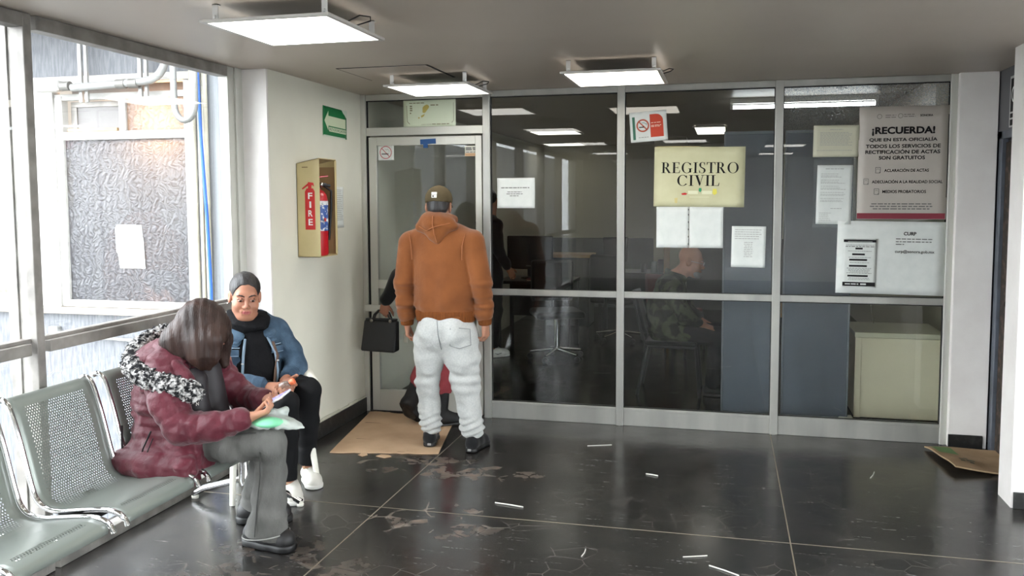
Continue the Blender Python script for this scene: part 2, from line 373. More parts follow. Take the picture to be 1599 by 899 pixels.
for k, y in enumerate(ym):
    t = MB().box(XW-.08, XW, y-.022, y+.022, .001, 2.369, .003).box(XW-.13, XW-.08, y-.03, y-.008, .001, 2.369, .002).build('trim_%d' % (k+2), alu_dk); t['kind'] = 'structure'
jamb = MB().box(XW-.06, XW, 4.48, 4.545, .001, 2.369, .003).box(XW-.03, XW+.012, 4.545, 4.575, .001, 2.369, .003).box(-2.9, XW+.0, 4.575, 4.65, 0, 2.37).build('trim_9', alu_lt); jamb['kind'] = 'structure'
box('wall_left_pier', wall_w, -2.9, XL, 4.632, 4.648, .105, ZC-.001, kind='structure')
box('wall_left_rear', wall_m, -2.95, XW, YB, ym[-1], 0, ZC, kind='structure')

# ---------------------------------------------------------------- aluminium and glass partition
PY0, PY1 = YP-.005, YP+.045
posts = [(-2.64, -2.600), (-1.70, -1.645), (-.735, -.684), (.306, .358), (1.362, 1.402)]
for k, (a, b) in enumerate(posts):
    t = MB().box(a, b, PY0-.012, PY1, 0, ZC-.001, .003).box(a+.016, b-.016, PY0-.0135, PY0-.011, .0, ZC-.002).build('trim_%d' % (10+k), alu if 0 < k < 4 else alu_lt); t['kind'] = 'structure'
def bay(n, a, b, gl):
    f = MB(); f.box(a, b, PY0, PY1, .0, .128, .003).box(a, b, PY0-.006, PY0, .108, .126, .002)
    f.box(a, b, PY0, PY1, .905, .950, .003).box(a, b, PY0-.001, PY0, .924, .929)
    f.box(a, b, PY0, PY1, 2.325, ZC-.001, .003)
    w = f.build('window_%d' % n, alu); w['kind'] = 'structure'
    g = MB()
    for z0, z1 in ((.128, .905), (.95, 2.325)):
        for (p, q, r, s) in ((a, a+.005, z0, z1), (b-.005, b, z0, z1), (a, b, z1-.006, z1), (a, b, z0, z0+.003)): g.box(p, q, YP+.004, YP+.02, r, s)
    g.build('gasket', black_gap, w)
    MB().box(a+.005, b-.005, YP+.008, YP+.014, .131, .899).build('pane', glass, w)
    MB().box(a+.005, b-.005, YP+.008, YP+.014, .953, 2.319).build('pane', gl, w)
bay(9, -1.645, -.735, glass); bay(10, -.684, .306, glass); bay(11, .358, 1.362, glass_d)
tr = MB().box(-2.60, -1.70, PY0, PY1, 2.068, 2.127, .003).box(-2.60, -1.70, PY0, PY1, 2.325, ZC-.001, .003).build('window_12', alu_lt); tr['kind'] = 'structure'
MB().box(-2.598, -1.702, YP+.008, YP+.014, 2.127, 2.325).build('pane', glass, tr)
MB().box(-2.60, -2.592, YP+.004, YP+.02, 2.127, 2.325).box(-2.6, -1.7, YP+.004, YP+.02, 2.319, 2.325).build('gasket', black_gap, tr)
# the door, standing a crack ajar
DR = Matrix.Rotation(math.radians(1.6), 3, 'Z'); DP = Vector((-1.712, YP+.02, 0))
d1 = MB()
def dbox(mb, *a, bev=.003): mb.box(*a, bev, rot=DR, piv=DP); return mb
dbox(d1, -2.575, -2.515, YP, YP+.04, .012, 2.055); dbox(d1, -1.76, -1.712, YP, YP+.04, .012, 2.055)
dbox(d1, -2.515, -1.76, YP, YP+.04, 1.993, 2.055); dbox(d1, -2.515, -1.76, YP, YP+.04, .012, .172); dbox(d1, -2.515, -1.76, YP, YP+.04, .935, 1.0)
d1 = d1.build('door_1', alu_lt); d1['kind'] = 'structure'
dbox(MB(), -2.515, -1.76, YP+.016, YP+.022, .172, .935, bev=0).build('pane', glass, d1)
dbox(MB(), -2.515, -1.76, YP+.016, YP+.022, 1.0, 1.993, bev=0).build('pane', glass, d1)
hb = MB(); dbox(hb, -2.61, -2.30, YP-.035, YP-.012, .765, .815); dbox(hb, -2.57, -2.545, YP-.012, YP, .775, .805); dbox(hb, -2.36, -2.335, YP-.012, YP+.016, .775, .805); hb.build('push_bar', alu_lt, d1)
dbox(MB(), -2.325, -2.295, YP+.006, YP+.016, .53, .60, bev=.002).build('lock_plate', white_pl, d1)
dbox(MB(), -2.03, -1.9, YP+.0165, YP+.0175, .0, .001).build('threshold_seal', black_gap, d1)
box('trim_15', black_gap, -2.600, -2.588, YP, YP+.04, .0, 2.066, kind='structure')
box('trim_16', pm('worn_threshold', S(70, 68, 64), .6, col2=S(40, 40, 40), nscale=20), -2.60, -1.70, YP-.01, YP+.05, 0, .009, kind='structure')
tp = MB(); tp.box(-2.173, -2.053, YP-.0145, YP-.0135, 1.999, 2.036, rot=Euler((0, -.04, 0))).box(-2.15, -2.115, YP-.0135, YP-.0125, 1.972, 2.003)
tag(tp.build('tape', pm('blue_tape', S(22, 74, 130), .5), None, (-2.12, YP-.009, 2.0)), 'strip of blue masking tape stuck on the door head', 'tape')
# ---------------------------------------------------------------- ceiling panels
diff_m = emat('lit_diffuser', (1, .965, .90, 1), LAMP)
diff_w = emat('lit_diffuser_warm', (1, .93, .82, 1), LAMP)
lframe = pm('white_lamp_frame', S(190, 186, 180), .4)
lback = pm('lamp_back', S(70, 68, 66), .6)
def panel(cx, cy, label, zz=2.29, sx=.55, sy=.55, dm=None, brackets=True, zc=None, group=None):
    zc = ZC if zc is None else zc
    t = thing('ceiling_light', label, 'ceiling light', (cx, cy, zz), group or 'square ceiling light panels')
    a, b = sx/2, sy/2; f = .022
    mb = MB(); mb.box(cx-a, cx+a, cy-b, cy-b+f, zz, zz+.012, .002).box(cx-a, cx+a, cy+b-f, cy+b, zz, zz+.012, .002).box(cx-a, cx-a+f, cy-b+f, cy+b-f, zz, zz+.012, .002).box(cx+a-f, cx+a, cy-b+f, cy+b-f, zz, zz+.012, .002)
    mb.build('frame', lframe, t)
    MB().box(cx-a+f, cx+a-f, cy-b+f, cy+b-f, zz+.001, zz+.006).build('diffuser', dm or diff_m, t)
    MB().box(cx-a+.03, cx+a-.03, cy-b+.03, cy+b-.03, zz+.006, zz+.018, .002).build('back_plate', lback, t)
    if brackets:
        for i in (-1, 1):
            for j in (-1, 1):
                x, y = cx+i*(a-.04), cy+j*(b-.05)
                MB().box(x-.012, x+.012, y-.002, y+.002, zz+.012, zc-.001).box(x-.012, x+.012, y-.002, y+.02, zc-.004, zc-.001).lathe([(0, 0), (.007, 0), (.007, .012), (0, .012)], (x, y-.003, zz+.03), 8, axis='Y').build('bracket', steel_br, t)
        if zz < 2.33:
            MB().tube([(cx+a-.03, cy-.05, zz+.02), (cx+a+.03, cy-.06, zz+.04), (cx+a+.05, cy, zz+.045), (cx+a+.03, cy+.05, zz+.04), (cx+a-.04, cy+.04, zz+.02)], .003, 6).build('wire', black_rub, t)
    return t
panel(-1.732, 3.30, 'largest square ceiling light panel, nearest, by the window wall')
panel(-1.785, 5.285, 'ceiling light panel in front of the door, under the access hatch')
panel(-.631, 5.065, 'ceiling light panel in front of the glass partition, right of the door one', dm=diff_w, sx=.555, sy=.6)
panel(-1.75, 1.05, 'ceiling light panel further back along the window wall, behind the viewpoint')
panel(.75, -.15, 'ceiling light panel on the right of the hallway, behind the viewpoint')
panel(.75, -2.3, 'added fill light panel on the right far back, behind the viewpoint')  # unseen panel added as fill for surfaces that face the camera
panel(1.6, 1.2, 'added fill light panel at the right edge of the hallway, behind the viewpoint')  # another unseen panel added to brighten the right side
panel(-.5, 1.2, 'ceiling light panel in the middle of the hallway, behind the viewpoint')
panel(-1.75, -1.4, 'ceiling light panel far back along the window wall, behind the viewpoint')
hatch = MB()
hatch.box(-2.235, -1.69, 4.75, 5.26, ZC-.004, ZC-.0005, .001)
tag(hatch.build('access_hatch', ceil_m, None, (-1.96, 5.0, ZC)), 'square access hatch in the ceiling behind the door light', 'hatch')
hg = MB()
for a in ((-2.245, -2.235, 4.74, 5.27), (-1.69, -1.675, 4.74, 5.27), (-2.235, -1.69, 4.74, 4.75), (-2.235, -1.69, 5.26, 5.27)): hg.box(a[0], a[1], a[2], a[3], ZC-.0025, ZC-.0003)
hg.build('gap', black_gap, bpy.data.objects['access_hatch'])
# ---------------------------------------------------------------- floor strips and litter
brass = pm('brass_strip', S(132, 122, 106), .45, .3)
k = 20
for a in ((-1.728, -1.722, YB, 5.97), (.309, .315, YB, 5.97)):
    MB().box(a[0], a[1], a[2], a[3], -.002, .0009).build('trim_%d' % k, brass)['kind'] = 'structure'; k += 1
for y in (4.078, 2.03, -.02):
    MB().box(XW, 3.0, y-.003, y+.003, -.002, .0010).build('trim_%d' % k, brass)['kind'] = 'structure'; k += 1
litter = pm('white_litter', S(200, 198, 190), .7)
def straw(x0, y0, x1, y1, r, label):
    o = MB().tube([(x0, y0, r), ((x0+x1)/2+.004, (y0+y1)/2, r*1.2), (x1, y1, r)], r, 6, flat=.5).build('paper_strip', litter, None, (x0, y0, 0)); tag(o, label, 'litter', 'scraps of white paper on the floor')
straw(-.606, 3.70, -.60, 3.78, .004, 'short white paper strip lying on the slate floor at bottom centre')
straw(-.05, 3.735, .075, 3.66, .0035, 'white paper strip on the slate floor at bottom, left of the right floor seam')
straw(-.165, 3.80, -.06, 3.84, .003, 'thin white paper strip on the floor, just behind the longer bottom one')
straw(-1.16, 4.27, -1.0, 4.24, .004, 'long pale sliver lying on the floor behind the worn stones')
straw(-.85, 5.42, -.70, 5.48, .0025, 'thin pale thread on the floor near the partition sill')
straw(.82, 5.15, .86, 5.27, .003, 'white scrap on the floor before the right glass bay')
straw(-.43, 4.93, -.36, 4.91, .004, 'small bent white scrap in mid floor')
# ---------------------------------------------------------------- cardboard at the door
card_m = pm('corrugated_cardboard', S(200, 170, 140), .8, spec=.15, col2=S(186, 157, 128), nscale=5, bump=.12, bscale=40)
card_d = pm('torn_cardboard', S(64, 46, 34), .9)
cb = MB(); n = 18
c00, c10, c11, c01 = Vector((-2.415, 4.905, 0)), Vector((-1.735, 5.03, 0)), Vector((-1.905, 5.93, 0)), Vector((-2.585, 5.95, 0))
vs = []
for j in range(n+1):
    for i in range(n+1):
        a, b = i/n, j/n
        p = c00*(1-a)*(1-b)+c10*a*(1-b)+c11*a*b+c01*(1-a)*b
        if j == 0: p.y += random.uniform(-.006, .006)
        if j == n: p.y += random.uniform(-.02, .01)
        p.z = .005+.0015*math.sin(7*b+2*a)+.001*math.sin(11*a); vs.append(p)
m0 = len(vs); fs = [(j*(n+1)+i, j*(n+1)+i+1, (j+1)*(n+1)+i+1, (j+1)*(n+1)+i) for j in range(n) for i in range(n)]
vs2 = vs+[Vector((p.x, p.y, .0012)) for p in vs]
bd = [i for i in range(n+1)]+[(j+1)*(n+1)-1 for j in range(1, n+1)]+[n*(n+1)+i for i in range(n-1, -1, -1)]+[j*(n+1) for j in range(n-1, 0, -1)]
cb.add(vs2, fs+[tuple(q+m0 for q in f[::-1]) for f in fs]+[(bd[q], bd[(q+1) % len(bd)], bd[(q+1) % len(bd)]+m0, bd[q]+m0) for q in range(len(bd))], False)
mat_o = tag(cb.build('cardboard_sheet', card_m, None, (-2.15, 5.45, 0)), 'flattened brown cardboard sheet laid as a doormat before the glazed door', 'cardboard')
for (x0, x1, y, w) in ((-2.49, -2.36, 5.62, .012), (-2.38, -2.24, 5.22, .006), (-2.0, -1.94, 5.0, .008), (-1.84, -1.76, 5.21, .006), (-1.955, -1.92, 5.04, .005)):
    MB().add([(x0, y-w/2, .0088), (x1, y+.004, .0088), (x1-.02, y+w*.6, .0088), (x0+.01, y+w/2, .0088)], [(0, 1, 2, 3)]).build('tear', card_d, mat_o)
for (x, y, s) in ((-2.05, 4.93, .05), (-2.19, 4.93, .03)):
    MB().poly([(x-s, y-.03, .001), (x+s*.3, y-.055, .001), (x+s, y-.02, .001), (x+.4*s, y+.01, .001), (x-.6*s, y+.008, .001)], (0, 0, .003)).build('torn_flap', card_m, mat_o)
# flattened bag by the right pier
pb = MB(); n = 10; vs = []
q0, q1, q2, q3 = Vector((1.245, 5.84, .02)), Vector((1.31, 5.35, .045)), Vector((1.70, 5.36, .02)), Vector((1.66, 5.86, .03))
for j in range(n+1):
    for i in range(n+1):
        a, b = i/n, j/n; p = q0*(1-a)*(1-b)+q1*a*(1-b)+q2*a*b+q3*(1-a)*b
        p.z += .012*math.sin(3*a)*math.cos(4*b)+.004*math.sin(9*a+5*b)-.012*b; p.z = max(p.z, .006); vs.append(p)
fs = [(j*(n+1)+i, j*(n+1)+i+1, (j+1)*(n+1)+i+1, (j+1)*(n+1)+i) for j in range(n) for i in range(n)]
m0 = len(vs); bd = [i for i in range(n+1)]+[(j+1)*(n+1)-1 for j in range(1, n+1)]+[n*(n+1)+i for i in range(n-1, -1, -1)]+[j*(n+1) for j in range(n-1, 0, -1)]
pb.add(vs+[Vector((p.x, p.y, max(.001, p.z-.008))) for p in vs], fs+[tuple(q+m0 for q in f[::-1]) for f in fs]+[(bd[q], bd[(q+1) % len(bd)], bd[(q+1) % len(bd)]+m0, bd[q]+m0) for q in range(len(bd))], False)
kraft = pm('kraft_paper', S(172, 146, 116), .8, spec=.15, col2=S(152, 127, 98), nscale=6, bump=.2, bscale=14)
bag = tag(pb.build('paper_bag', kraft, None, (1.45, 5.6, 0)), 'flattened brown paper bag with green print on the floor at the right pier', 'bag')
def onbag(a0, a1, b0, b1, name, mat):
    v = []
    for (a, b) in [(a0+(a1-a0)*i/4, b0+(b1-b0)*j/4) for j in range(5) for i in range(5)]:
        p = q0*(1-a)*(1-b)+q1*a*(1-b)+q2*a*b+q3*(1-a)*b
        p.z += .012*math.sin(3*a)*math.cos(4*b)+.004*math.sin(9*a+5*b)-.012*b; p.z = max(p.z, .006)+.0025; v.append(p)
    MB().add(v, [(j*5+i, j*5+i+1, (j+1)*5+i+1, (j+1)*5+i) for j in range(4) for i in range(4)]).build(name, mat, bag)
gprint = pm('green_bag_print', S(92, 128, 66), .7)
onbag(.06, .36, .06, .34, 'green_panel', gprint)
for a, b in ((.60, .22), (.65, .3), (.70, .20), (.64, .36), (.74, .31), (.55, .30)): onbag(a, a+.045, b, b+.06, 'printed_mark', pm('dark_green_print', S(70, 82, 66), .8))
onbag(.5, .52, .0, .02, 'crease', kraft)

# ---------------------------------------------------------------- courtyard seen through the windows
YO = 5.40
XR = -3.46
box('added_sky_shade', stucco, -9, -2.98, 4.8, 5.65, 2.9, 3.1, kind='structure')  # slab added out of view to cut skylight on the courtyard wall
box('wall_added_blocker', pm('dark_blocker_paint', S(84, 84, 86), .8, col2=S(72, 72, 74), nscale=3), -8.7, -8.5, -32, -14, -1.7, 3.6, kind='structure')  # added out of view, keeps bright sky out of the partition reflections
steel_o = pm('dimmed_conduit_steel', S(146, 146, 144), .45, .3, col2=S(130, 130, 128), nscale=14)  # steel copy darkened so outdoor light does not blow it out
paper_o = pm('dimmed_outdoor_paper', S(172, 173, 172), .8)  # paper copy darkened to offset the strong outdoor light
outw = pm('white_window_frame', S(164, 162, 158), .45, col2=S(152, 150, 146), nscale=6)
def hole_wall():
    mb = MB()
    mb.box(-9, -5.6, YO, YO+.25, -1, 6).box(-5.16, -4.99, YO, YO+.25, -1, 6)
    mb.box(-5.6, -5.16, YO, YO+.25, -1, .80).box(-5.6, -5.16, YO, YO+.25, 2.5, 6)
    mb.box(-4.99, -3.66, YO, YO+.25, -1, .80).box(-4.99, -3.66, YO, YO+.25, 2.47, 6).box(-3.66, XR+.25, YO, YO+.25, -1, 6)
    return mb.build('wall_courtyard', stucco)
hole_wall()['kind'] = 'structure'
box('ground', pm('courtyard_paving', S(96, 96, 94), .9, col2=S(84, 84, 82), nscale=8), -60, -2.95, -60, 5.65, -1.7, -1.5, kind='structure')
box('added_ground_right', pm('dark_added_ground', S(70, 70, 70), .9, col2=S(60, 60, 60), nscale=4), 3.2, 30, -30, 8, -.4, -.2, kind='structure')  # added out of view, stops bright sky from below reaching the ceiling
box('wall_courtyard_side', pm('grey_corrugated_panel', S(122, 126, 130), .6, col2=S(92, 96, 102), nscale=9, stretch=(9, 1, .05)), -3.60, -2.96, YO-.02, YO+.2, -.3, 6, kind='structure')
MB().box(-5.7, -3.6, YO-.05, YO+.02, .762, .81, .006).build('trim_30', pm('stone_sill', S(158, 148, 136), .6, col2=S(142, 133, 121), nscale=8))['kind'] = 'structure'
MB().box(-5.7, -3.6, YO-.03, YO+.02, 2.445, 2.50, .004).build('trim_31', pm('lintel', S(170, 166, 160), .6, col2=S(148, 144, 138), nscale=9))['kind'] = 'structure'
def frosted():
    m, N, L, b = newmat('leaf_patterned_glass')
    tc = N.new('ShaderNodeTexCoord'); n0 = N.new('ShaderNodeTexNoise'); n0.inputs['Scale'].default_value = 6
    L.new(tc.outputs['Object'], n0.inputs['Vector'])
    va = N.new('ShaderNodeVectorMath'); va.operation = 'MULTIPLY_ADD'; L.new(n0.outputs['Color'], va.inputs[0]); va.inputs[1].default_value = (.5, .5, .5); L.new(tc.outputs['Object'], va.inputs[2])
    # leaf pattern: voronoi cells, each with its own rotated veined ellipse
    vo = N.new('ShaderNodeTexVoronoi'); vo.feature = 'DISTANCE_TO_EDGE'; vo.inputs['Scale'].default_value = 19; L.new(va.outputs[0], vo.inputs['Vector'])
    wv = N.new('ShaderNodeTexWave'); wv.inputs['Scale'].default_value = 6; wv.inputs['Distortion'].default_value = 9; wv.inputs['Detail'].default_value = 2; wv.inputs['Detail Scale'].default_value = 1.6; L.new(tc.outputs['Object'], wv.inputs['Vector'])
    mx = N.new('ShaderNodeMath'); mx.operation = 'MULTIPLY_ADD'; L.new(vo.outputs['Distance'], mx.inputs[0]); mx.inputs[1].default_value = 2.2; L.new(wv.outputs[0], mx.inputs[2])
    r = N.new('ShaderNodeValToRGB'); r.color_ramp.elements[0].position = .25; r.color_ramp.elements[1].position = 1.25 if False else 1.0
    r.color_ramp.elements[0].color = S(44, 45, 50); r.color_ramp.elements[1].color = S(64, 65, 70); L.new(mx.outputs[0], r.inputs[0])
    bp = N.new('ShaderNodeBump'); bp.inputs['Strength'].default_value = .35; bp.inputs['Distance'].default_value = .01; L.new(mx.outputs[0], bp.inputs['Height'])
    L.new(r.outputs[0], b.inputs['Base Color']); L.new(bp.outputs[0], b.inputs['Normal']); b.inputs['Roughness'].default_value = .3
    tl = N.new('ShaderNodeBsdfTranslucent'); tl.inputs[0].default_value = (.85, .85, .85, 1); L.new(bp.outputs[0], tl.inputs['Normal'])
    ms = N.new('ShaderNodeMixShader'); ms.inputs[0].default_value = .25; L.new(b.outputs[0], ms.inputs[1]); L.new(tl.outputs[0], ms.inputs[2])
    L.new(ms.outputs[0], N['Material Output'].inputs['Surface'])
    return m
frost = frosted()
wf = MB()
wf.box(-4.985, -4.80, YO-.03, YO+.05, .81, 2.445, .004)
wf.box(-4.80, -4.735, YO-.014, YO+.05, .815, 2.36, .004).box(-3.718, -3.66, YO-.016, YO+.055, .805, 2.445, .004)
wf.box(-4.81, -3.70, YO-.01, YO+.045, .812, .865, .004).box(-4.79, -3.70, YO-.012, YO+.045, 2.04, 2.10, .004).box(-4.81, -3.70, YO-.01, YO+.045, 2.33, 2.375, .004)
wf.box(-4.255, -4.20, YO-.012, YO+.05, 2.10, 2.33, .004)
ow = wf.build('window_13', outw); ow['kind'] = 'structure'
MB().box(-4.735, -3.718, YO+.01, YO+.018, .865, 2.04).build('patterned_pane', frost, ow)
MB().box(-4.20, -3.718, YO+.01, YO+.018, 2.10, 2.33).build('patterned_pane', frost, ow)
sf = MB()
for a in ((-4.72, -4.27, 2.285, 2.325), (-4.72, -4.27, 2.105, 2.13), (-4.72, -4.67, 2.13, 2.285), (-4.30, -4.27, 2.13, 2.285)): sf.box(a[0], a[1], YO+.06, YO+.085, a[2], a[3], .002)
sf.build('sliding_sash', alu_dk, ow)
MB().box(-4.67, -4.30, YO+.07, YO+.076, 2.13, 2.285).build('pane', pm('dusty_dark_glass', S(96, 92, 90), .35), ow)
MB().box(-4.72, -3.718, YO+.08, YO+.1, 2.375, 2.445).build('head_recess', pm('grey_brown_recess', S(120, 112, 106), .8), ow)  # recess strip in a grey-brown tone, darker than the frame
rm = box('wall_courtyard_room', pm('room_paint', S(190, 182, 170), .8), -5.7, -3.5, YO+.9, YO+1.0, -.3, 3, kind='structure')
lg = bpy.data.lights.new('warm_glow_lamp', 'POINT'); lg.energy = 30; lg.color = (1, .50, .2); lg.shadow_soft_size = .08  # lamp added to stand in for the warm reflection in the pane
lo = bpy.data.objects.new('warm_glow_lamp', lg); COL.objects.link(lo); lo.location = (-3.93, YO+.22, 2.16)
tag(lo, 'added warm lamp behind the patterned courtyard window, standing in for a reflected glow', 'lamp')
tag(MB().box(-4.70, -4.28, YO-.004, YO+.045, 2.101, 2.125, .003).build('folded_paper', kraft, None, (-4.5, YO, 2.1)), 'folded brown paper lying on the courtyard window transom', 'paper')
w2 = MB()
w2.box(-5.60, -5.20, YO-.01, YO+.05, .81, .90, .004).box(-5.22, -5.16, YO-.01, YO+.05, .81, 2.445, .004).box(-5.6, -5.2, YO-.01, YO+.05, 2.36, 2.445, .004)
ow2 = w2.build('window_14', outw); ow2['kind'] = 'structure'
MB().box(-5.6, -5.22, YO+.02, YO+.026, .9, 2.36).build('pane', glass_w, ow2)
cur = MB(); vs = []
for i in range(41):
    x = -5.6+i*.0095; vs += [(x, YO+.10+.015*math.sin(i*1.3), .85), (x, YO+.10+.015*math.sin(i*1.3), 2.42)]
cur.add(vs, [(2*i, 2*i+2, 2*i+3, 2*i+1) for i in range(40)], True)
tag(cur.build('curtain', pm('pale_green_curtain', S(160, 162, 142), .8), None, (-5.4, YO+.1, .85)), 'pale greenish curtain hanging behind the far left courtyard window', 'curtain')
tag(MB().lathe([(0, -.012), (.04, -.01), (.05, 0), (.04, .01), (0, .012)], (-5.29, YO+.06, 1.05), 20, axis='Y').build('blue_disc', pm('blue_enamel', S(86, 160, 220), .5), None, (-5.29, YO+.06, 1.05)), 'round blue object behind the far left courtyard window', 'ornament')
t = thing('notice', 'two overlapping white paper sheets on the patterned courtyard window', 'paper', (-4.21, YO+.008, 1.27))
MB().poly([(-4.335, YO+.005, 1.40), (-4.315, YO+.005, 1.425), (-4.112, YO+.005, 1.42), (-4.10, YO+.005, 1.25), (-4.33, YO+.005, 1.22)], (0, .004, 0)).build('sheet', paper_o, t)
MB().poly([(-4.30, YO+.002, 1.105), (-4.088, YO+.002, 1.105), (-4.098, YO+.002, 1.33), (-4.33, YO+.002, 1.30)], (0, .0028, 0)).build('sheet', paper_o, t)
# conduit run across the courtyard window, with straps, box, hoop and drops
pipe_m = pm('cream_pipe', S(164, 159, 146), .5, col2=S(150, 145, 132), nscale=9)
t = thing('electrical_conduit', 'grey steel conduit with end box and elbow across the courtyard window head', 'conduit', (-4.2, YO-.13, 2.42))
yc = YO-.14
el = [(-4.53, yc, 2.40)]+[(-4.10+.0*i, yc, 2.415) for i in (0,)]+[(-3.93, yc, 2.425)]+[(-3.93+.17*math.sin(a), yc, 2.425+.17*(1-math.cos(a))) for a in [i*PI/12 for i in range(1, 6)]]+[(-3.70, yc, 2.72)]
MB().tube(el, .028, 14).build('pipe', steel_o, t)
gcp = pm('grey_coupling', S(112, 110, 106), .5, .4)
for x in (-4.58, -4.12, -4.02): MB().tube([(x-.035, yc, 2.413), (x+.035, yc, 2.413)], .034, 14).build('coupling', gcp, t)
MB().box(-4.83, -4.62, yc-.04, yc+.04, 2.375, 2.455, .02).build('end_box', outw, t)
for x in (-4.46, -3.97):
    MB().box(x-.04, x-.012, yc+.028, yc+.05, 2.30, 2.9, .002).box(x+.012, x+.035, yc+.028, yc+.05, 2.30, 2.9, .002).build('strut', steel_o, t)
for a in [(-3.72, YO-.05, .016), (-3.66, YO-.06, .014), (-3.62, YO-.06, .022), (-3.56, YO-.05, .018)]:
    pass
for i, (x, r, lb) in enumerate(((-3.622, .022, 'thick cream drop pipe, left of the bundle beside the courtyard window'), (-3.572, .014, 'thin cream drop pipe, second of the bundle beside the courtyard window'), (-3.528, .02, 'cream drop pipe, right of the bundle beside the courtyard window'))):
    tag(MB().tube([(x, YO-.05, -1.5), (x, YO-.05, 1.2), (x, YO-.05, 2.9)], r, 12).build('drop_pipe', pipe_m, None, (x, YO-.05, 0)), lb, 'pipe', 'cream drop pipes in the courtyard')
hoop = [(-3.66+.0, YO-.21, 2.9), (-3.655, YO-.21, 2.25)]+[(-3.575-.08*math.cos(a), YO-.21, 2.25-.11*math.sin(a)) for a in [i*PI/10 for i in range(1, 10)]]+[(-3.495, YO-.21, 2.25), (-3.495, YO-.21, 2.9)]
tag(MB().tube(hoop, .022, 12).build('conduit_loop', pm('grey_flexible_conduit', S(120, 120, 118), .5, .3, bump=.3, bscale=90), None, (-3.57, YO-.21, 2.2)), 'grey flexible conduit hanging in a loop by the courtyard corner', 'conduit')
blu = pm('blue_cable', S(34, 84, 168), .5)
tag(MB().tube([(-3.55, YO-.1, 2.9), (-3.545, YO-.1, 2.5), (-3.53, YO-.1, 2.0), (-3.49, YO-.12, 1.5), (-3.475, YO-.12, 1.0), (-3.48, YO-.12, .3), (-3.48, YO-.12, -1.5)], .012, 8).build('cable', blu, None, (-3.53, YO-.1, 2)), 'bright blue cable running down beside the courtyard window', 'cable')
t = thing('wall_conduit', 'thin grey conduit with a junction box low on the courtyard wall', 'conduit', (-4.85, YO-.03, .6))
MB().tube([(-4.83, YO-.03, .60), (-3.6, YO-.03, .56)], .013, 10).build('pipe', steel_o, t)
MB().box(-4.91, -4.83, YO-.05, YO, .555, .665, .01).build('junction_box', steel_o, t)

# ---------------------------------------------------------------- beam seats
seat_g = None
def perf_mat():
    m, N, L, b = newmat('perforated_grey_steel')
    b.inputs['Base Color'].default_value = S(126, 132, 126); b.inputs['Roughness'].default_value = .33; b.inputs['Metallic'].default_value = .25
    uv = N.new('ShaderNodeUVMap'); sp = N.new('ShaderNodeSeparateXYZ'); L.new(uv.outputs[0], sp.inputs[0])
    def mth(op, a, c=0., d=None):
        x = N.new('ShaderNodeMath'); x.operation = op
        for k, v in ((0, a), (1, c)):
            if isinstance(v, (int, float)): x.inputs[k].default_value = v
            else: L.new(v, x.inputs[k])
        return x.outputs[0]
    P = .0125
    u, v = sp.outputs[0], sp.outputs[1]
    def grid(ou, ov):
        a = mth('SUBTRACT', mth('FRACT', mth('DIVIDE', mth('ADD', u, ou), P)), .5)
        c = mth('SUBTRACT', mth('FRACT', mth('DIVIDE', mth('ADD', v, ov), P*1.732)), .5)
        c = mth('MULTIPLY', c, 1.732)
        return mth('SQRT', mth('ADD', mth('MULTIPLY', a, a), mth('MULTIPLY', c, c)))
    d = mth('MINIMUM', grid(1., 1.), grid(1.+P/2, 1.+P*.866))
    hole = mth('LESS_THAN', d, .30)
    # perforated only inside the field of the shell
    ins = mth('MULTIPLY', mth('MULTIPLY', mth('GREATER_THAN', u, .052), mth('LESS_THAN', u, .378)), mth('MULTIPLY', mth('GREATER_THAN', v, .345), mth('LESS_THAN', v, .80)))
    ins2 = mth('MULTIPLY', mth('MULTIPLY', mth('GREATER_THAN', u, .052), mth('LESS_THAN', u, .378)), mth('MULTIPLY', mth('GREATER_THAN', v, .08), mth('LESS_THAN', v, .11)))
    fac = mth('MULTIPLY', hole, mth('MAXIMUM', ins, ins2))
    tr = N.new('ShaderNodeBsdfTransparent'); ms = N.new('ShaderNodeMixShader')
    L.new(fac, ms.inputs[0]); L.new(b.outputs[0], ms.inputs[1]); L.new(tr.outputs[0], ms.inputs[2]); L.new(ms.outputs[0], N['Material Output'].inputs['Surface'])
    return m
perf = perf_mat()
# side profile of the shell: (x, z) from front lip over the pan and up the back
prof = [(-2.195, .375), (-2.192, .392), (-2.20, .405), (-2.215, .415), (-2.26, .425), (-2.32, .422), (-2.40, .412), (-2.47, .403), (-2.525, .404), (-2.565, .418), (-2.592, .448), (-2.61, .50), (-2.628, .57), (-2.648, .65), (-2.668, .72), (-2.684, .77), (-2.697, .80), (-2.712, .818), (-2.732, .826), (-2.752, .82), (-2.765, .805)]
def smooth_path(p, m=4):
    out = []
    for i in range(len(p)-1):
        p0, p1, p2, p3 = [np.array(p[max(0, min(len(p)-1, j))]) for j in (i-1, i, i+1, i+2)]
        for k in range(m):
            t = k/m; out.append(tuple(.5*((2*p1)+(-p0+p2)*t+(2*p0-5*p1+4*p2-p3)*t*t+(-p0+3*p1-3*p2+p3)*t**3)))
    out.append(tuple(p[-1])); return out
prof = smooth_path(prof, 3)
arc = [0.]
for a, b in zip(prof[:-1], prof[1:]): arc.append(arc[-1]+math.dist(a, b))
